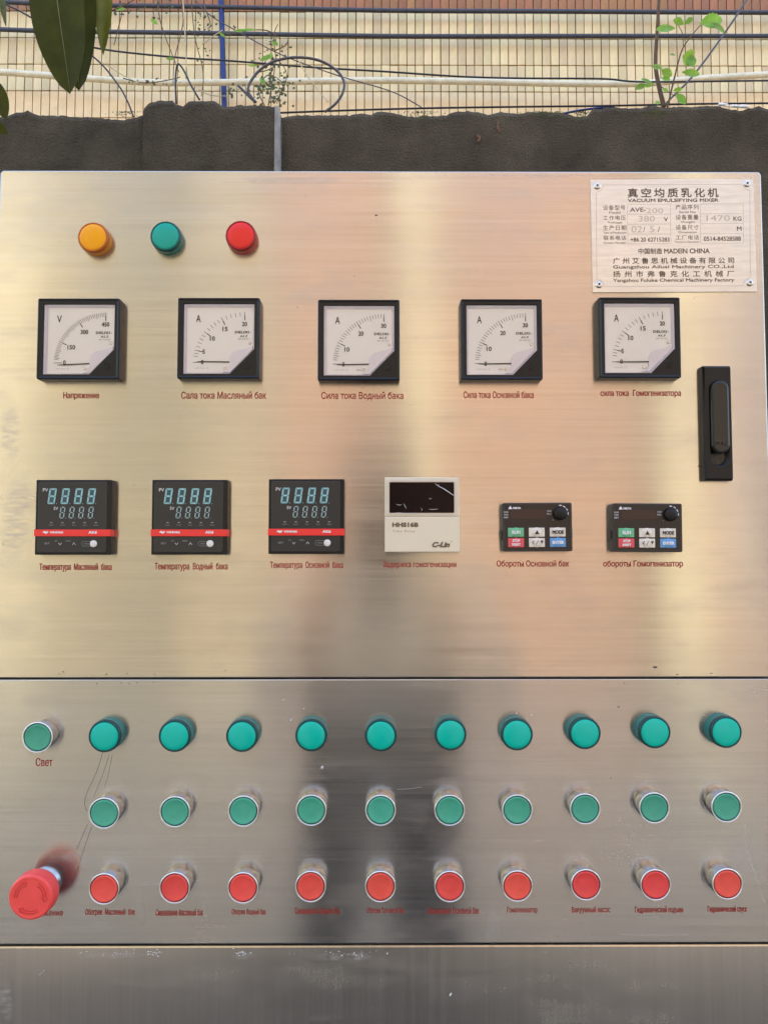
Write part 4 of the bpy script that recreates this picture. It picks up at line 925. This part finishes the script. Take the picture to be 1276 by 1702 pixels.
b = MB(); b.lathe([(8 * mm, .0028), (7.2 * mm, .0024), (4 * mm, .0021), (.3 * mm, .002)], 28); b.build('lock_plate', 'black_gloss', ht, (.7 * mm, 0, -33.5 * mm))
b = MB(); b.rbox(-15.5 * mm, -41 * mm, 4 * mm, .5 * mm, 0, .001, r=.1 * mm, bev=.0001, n=1); b.build('sealant_thread', 'black_plastic', ht)

# ---- nameplate
NP = .0012
nx_ = lambda x, y: PX(970 + x / 4.253, 290 + y / 4.253, NP)
pc = PX(1118.2, 391.3, NP)
c4 = [PX(981, 299, NP), PX(1251.7, 296.3, NP), PX(1255.7, 484, NP), PX(984, 485.6, NP)]
pw = ((c4[1][0] - c4[0][0]) + (c4[2][0] - c4[3][0])) / 2; phh = ((c4[0][1] - c4[3][1]) + (c4[1][1] - c4[2][1])) / 2
b = MB(); b.rbox(0, 0, pw, phh, 0, NP, r=.4 * mm, bev=.0002); npl = b.build('nameplate', 'plate_steel', cab, (pc[0], 0, pc[1])); tag(npl, 'riveted metal nameplate with Chinese and English lettering')
npl.rotation_euler = (0, math.radians(-.35), 0)
def NT(s, x0, y0, x1, y1, **k):
    a = nx_(x0, y1); c = nx_(x1, y0); return text_fit(s, a[0] - pc[0], a[1] - pc[1], c[0] - pc[0], c[1] - pc[1], **k)
def NB(x0, y0, x1, y1, w_=.00022):
    a = nx_(x0, y0); c = nx_(x1, y1); return ccw([bar(a[0] - pc[0], a[1] - pc[1], c[0] - pc[0], c[1] - pc[1], w_)])
ink = []
for t_ in (('真空均质乳化机', 310, 97, 950, 162, 1.4, .0004), ('VACUUM EMULSIFYING MIXER', 310, 171, 950, 194, 1, .0003), ('设备型号', 135, 215, 292, 250, 1.15, 0), ('Model', 178, 259, 258, 275, 1, 0),
           ('工作电压', 137, 288, 295, 320, 1.15, 0), ('Voltage', 165, 330, 268, 348, 1, 0), ('生产日期', 135, 357, 298, 393, 1.15, 0), ('Year of Production', 137, 401, 298, 416, 1, 0),
           ('联系电话', 137, 430, 297, 462, 1.15, 0), ('Contact Number', 137, 472, 298, 488, 1, 0), ('产品序列', 647, 213, 808, 248, 1.15, 0), ('Serial No', 672, 258, 790, 273, 1, 0),
           ('设备重量', 648, 285, 808, 320, 1.15, 0), ('Weight', 682, 329, 782, 348, 1, 0), ('设备尺寸', 648, 357, 808, 392, 1.15, 0), ('Dimension', 668, 401, 795, 416, 1, 0), ('工厂电话', 648, 430, 810, 462, 1.15, 0), ('Factory Number', 645, 471, 815, 487, 1, 0),
           ('AVE-', 325, 233, 437, 262, 1, .0002), ('V', 565, 303, 592, 332, 1, .0002), ('/', 418, 370, 432, 404, 1, 0), ('/', 520, 370, 537, 404, 1, 0), ('+86 20 62715283', 327, 445, 603, 474, 1, .0002), ('KG', 1055, 300, 1112, 330, 1, .0002),
           ('M', 1080, 371, 1112, 400, 1, .0002), ('0514-84528588', 845, 441, 1107, 472, 1, .0002), ('中国制造', 383, 521, 550, 561, 1, .0002), ('MADEIN CHINA', 565, 524, 885, 559, 1, .0003),
           ('广州艾鲁思机械设备有限公司', 203, 588, 1058, 630, 1.55, .0002), ('Guangzhou Ailusi Machinery CO.,Ltd', 203, 641, 1055, 670, 1, .0002), ('扬州市弗鲁克化工机械厂', 203, 681, 1058, 724, 1.9, .0002), ('Yangzhou Fuluke Chemical Machinery Factory', 203, 735, 1058, 765, 1, .0002)):
    ink += NT(*t_[:5], spacing=t_[5], bold=t_[6])
b = MB(); b.flat(ink, 0); b.build('lettering', 'ink_brown', npl, (0, -NP - .00012, 0), normals=False)
ln = []
for (xa, xb) in ((308, 612), (822, 1125)):
    for y in (210, 280, 350, 420, 488): ln += NB(xa, y, xb, y, .00018)
    ln += NB(xa, 210, xa, 488, .00018) + NB(xb, 210, xb, 488, .00018)
ln += NB(140, 72, 1112, 72) + NB(140, 790, 1125, 790) + NB(88, 128, 88, 740) + NB(1172, 118, 1172, 730)
for (x, y, a0) in ((88, 72, -90), (1172, 66, 180), (88, 790, 0), (1172, 788, 90)):
    q = nx_(x, y); ln += ccw([arcband(q[0] - pc[0], q[1] - pc[1], .0071, .0002, a0, a0 + 90, 10)])
b = MB(); b.flat(ln, 0); b.build('ruled_lines', 'ink_grey', npl, (0, -NP - .0001, 0), normals=False)
st = NT('200', 440, 238, 560, 272) + NT('380', 385, 292, 500, 332) + NT('02', 335, 363, 410, 408) + NT('5', 465, 363, 497, 408) + NT('1470', 865, 291, 1030, 330)
b = MB(); b.flat(st, 0); b.build('stamped_figures', 'ink_faint', npl, (0, -NP - .00012, 0), normals=False)
for (x, y) in ((95, 78), (1153, 68), (103, 775), (1168, 768)):
    q = nx_(x, y); b = MB(); b.lathe([(3.7 * mm, 0), (3.5 * mm, .5 * mm), (2.5 * mm, 1.2 * mm), (1.2 * mm, 1.5 * mm), (.9 * mm, 1.2 * mm), (.8 * mm, .2 * mm), (.1 * mm, .1 * mm)], 24)
    b.build('rivet', 'rivet_steel', npl, (q[0] - pc[0], -NP, q[1] - pc[1]))
    b = MB(); b.lathe([(.95 * mm, 0), (.1 * mm, .0001)], 12); b.build('rivet_hole', 'ink_black', npl, (q[0] - pc[0], -NP - .0014, q[1] - pc[1]))

# ---- marks on the steel: pen scribbles, flakes, dust
def mark(parent, uv, w_, mn='pen_ink', name='pen_mark'):
    pts = [PX(u, v) for u, v in uv]; b = MB(); cs = [bar(*p, *q, w_) for p, q in zip(pts, pts[1:])]
    for c in ccw(cs): b.flat([c], .00015)
    return b.build(name, mn, parent, normals=False)
def curve2(uv, n=6): return [(p.x, p.y) for p in spline([(u, v, 0) for u, v in uv], n)]
mark(console, curve2([(171, 1252), (160, 1285), (146, 1315), (141, 1335), (145, 1348)]), .00035)
mark(console, curve2([(182, 1254), (172, 1285), (160, 1315), (156, 1325)]), .00025)
mark(console, curve2([(187, 1254), (181, 1285), (174, 1308)]), .00025)
mark(console, curve2([(146, 1370), (135, 1395), (128, 1412)]), .00035); mark(console, curve2([(154, 1372), (142, 1405), (131, 1440), (120, 1475)]), .0003)
mark(console, curve2([(1270, 1500), (1240, 1410), (1238, 1370)]), .00015, 'flake_white', 'scratch')
for (u0, v0, u1, v1) in ((1030, 1553, 1145, 1553), (1055, 1523, 1095, 1524), (660, 1312, 700, 1308), (230, 1470, 330, 1463), (65, 1620, 75, 1612), (300, 1510, 345, 1523)):
    mark(console if v0 < 1569 else basep, curve2([(u0, v0), ((u0 + u1) / 2, (v0 + v1) / 2 + .8), (u1, v1)]), .00012, 'flake_white', 'scratch')
fk = MB()
for (u, v, s) in ((471, 1164, 1), (505, 1178, .6), (484.5, 1196, 1.2), (534.5, 1275.5, 1.8), (820, 1237, .6), (858, 1186, .7), (883, 1188, .7), (643, 1585, .8), (748, 1653, 1.2)):
    x, z = PX(u, v); 
    for k in range(3): fk.rbox(x + random.uniform(-.0008, .0008) * s, z + random.uniform(-.0008, .0008) * s, .0011 * s, .0007 * s, 0, .0004, r=.0002, bev=.0001, n=1)
for k in range(150):
    t = random.random(); u = 1040 + random.gauss(0, 12) + 10 * math.sin(t * 5); v = 1350 + t * 90
    if random.random() < .25: u, v = random.gauss(1086, 12), random.gauss(1470, 12)
    x, z = PX(u, v); s = random.uniform(.15, .5); fk.rbox(x, z, .0008 * s, .0008 * s, 0, .0003, r=.0001, bev=.00005, n=1)
for k in range(80):
    cu = random.choice(((180, 30), (560, 35), (590, 20), (405, 8), (255, 6))); x, z = PX(random.gauss(cu[0], cu[1]), 1584 + random.gauss(0, 2.5)); s = random.uniform(.2, .8)
    fk.rbox(x, z, .0018 * s, .0007 * s, 0, .0003, r=.0002, bev=.0001, n=1)
tag(fk.build('paint_flakes', 'flake_white', console), kind='stuff')
dk = MB()
for k in range(26):
    x, z = PX(random.choice((random.uniform(75, 260), random.uniform(1020, 1220))), random.choice((1120, 1136)) + random.gauss(0, 1.2)); s = random.uniform(.4, 1.4); dk.rbox(x, z, .0016 * s, .0005 * s, 0, .0002, r=.0001, bev=.00005, n=1)
for (u, v, s) in ((1088, 1109, 3), (625, 358, 2), (1027, 1175, 1.6), (963, 1534, .8), (984, 1553, .8), (589, 459, .8)):
    x, z = PX(u, v); dk.rbox(x, z, .0013 * s, .0005 * s, 0, .0002, r=.0001, bev=.00005, n=1)
tag(dk.build('dirt_specks', 'pen_ink', door), kind='stuff')

# ---- tape residue and wipe marks: thin soft-edged films of their own shape
m = bpy.data.materials.new('residue'); m.use_nodes = True; nt = m.node_tree; N = nt.nodes; L = nt.links; bb = N['Principled BSDF']
bb.inputs['Base Color'].default_value = (0.62, 0.61, 0.58, 1); bb.inputs['Roughness'].default_value = 0.6
tc = N.new('ShaderNodeTexCoord'); ln_ = N.new('ShaderNodeVectorMath'); ln_.operation = 'LENGTH'; L.new(tc.outputs['Object'], ln_.inputs[0])
mr_ = N.new('ShaderNodeMapRange'); mr_.interpolation_type = 'SMOOTHSTEP'; mr_.inputs['From Min'].default_value = 1.0; mr_.inputs['From Max'].default_value = 0.3; L.new(ln_.outputs['Value'], mr_.inputs[0])
ge = N.new('ShaderNodeNewGeometry'); mp = N.new('ShaderNodeMapping'); mp.inputs['Scale'].default_value = (1, 1, 4); L.new(ge.outputs['Position'], mp.inputs[0])
nz_ = N.new('ShaderNodeTexNoise'); nz_.inputs['Scale'].default_value = 75; nz_.inputs['Detail'].default_value = 2; L.new(mp.outputs[0], nz_.inputs['Vector'])
m2 = N.new('ShaderNodeMapRange'); m2.inputs['From Min'].default_value = 0.38; m2.inputs['From Max'].default_value = 0.72; m2.inputs['To Max'].default_value = 0.34; L.new(nz_.outputs['Fac'], m2.inputs[0])
mu = N.new('ShaderNodeMath'); mu.operation = 'MULTIPLY'; L.new(mr_.outputs[0], mu.inputs[0]); L.new(m2.outputs[0], mu.inputs[1]); L.new(mu.outputs[0], bb.inputs['Alpha']); MATS['residue'] = m
b = MB(); b.flat([circ(0, 0, 1, 20)], 0); res_me = b.mesh('wipe_mark', 'residue', normals=False)
for i, (u, v, ru, rv, rot, par) in enumerate(((233, 1508, 9, 32, -8, console), (341, 1512, 4, 22, -5, console), (40, 1545, 60, 22, 4, console), (150, 1535, 70, 16, 0, console), (130, 1428, 45, 14, 12, console), (820, 1540, 14, 34, 8, console), (1240, 1420, 60, 50, 30, console), (18, 720, 22, 60, 0, door), (28, 860, 34, 90, 5, door), (480, 300, 130, 6, 0, door), (900, 291, 140, 5, 0, door),
        (185, 1588, 60, 7, 0, basep), (405, 1588, 22, 8, 0, basep), (570, 1590, 70, 8, 0, basep), (10, 1660, 14, 50, -8, basep))):
    q = bpy.data.objects.new('wipe_mark', res_me); COL.objects.link(q); q.parent = par
    x, z = PX(u, v); x1, _ = PX(u + ru, v); q.location = (x, -.00008 - i * .000004, z); q.scale = (x1 - x, 1, (x1 - x) * rv / ru); q.rotation_euler = (0, math.radians(rot), 0)
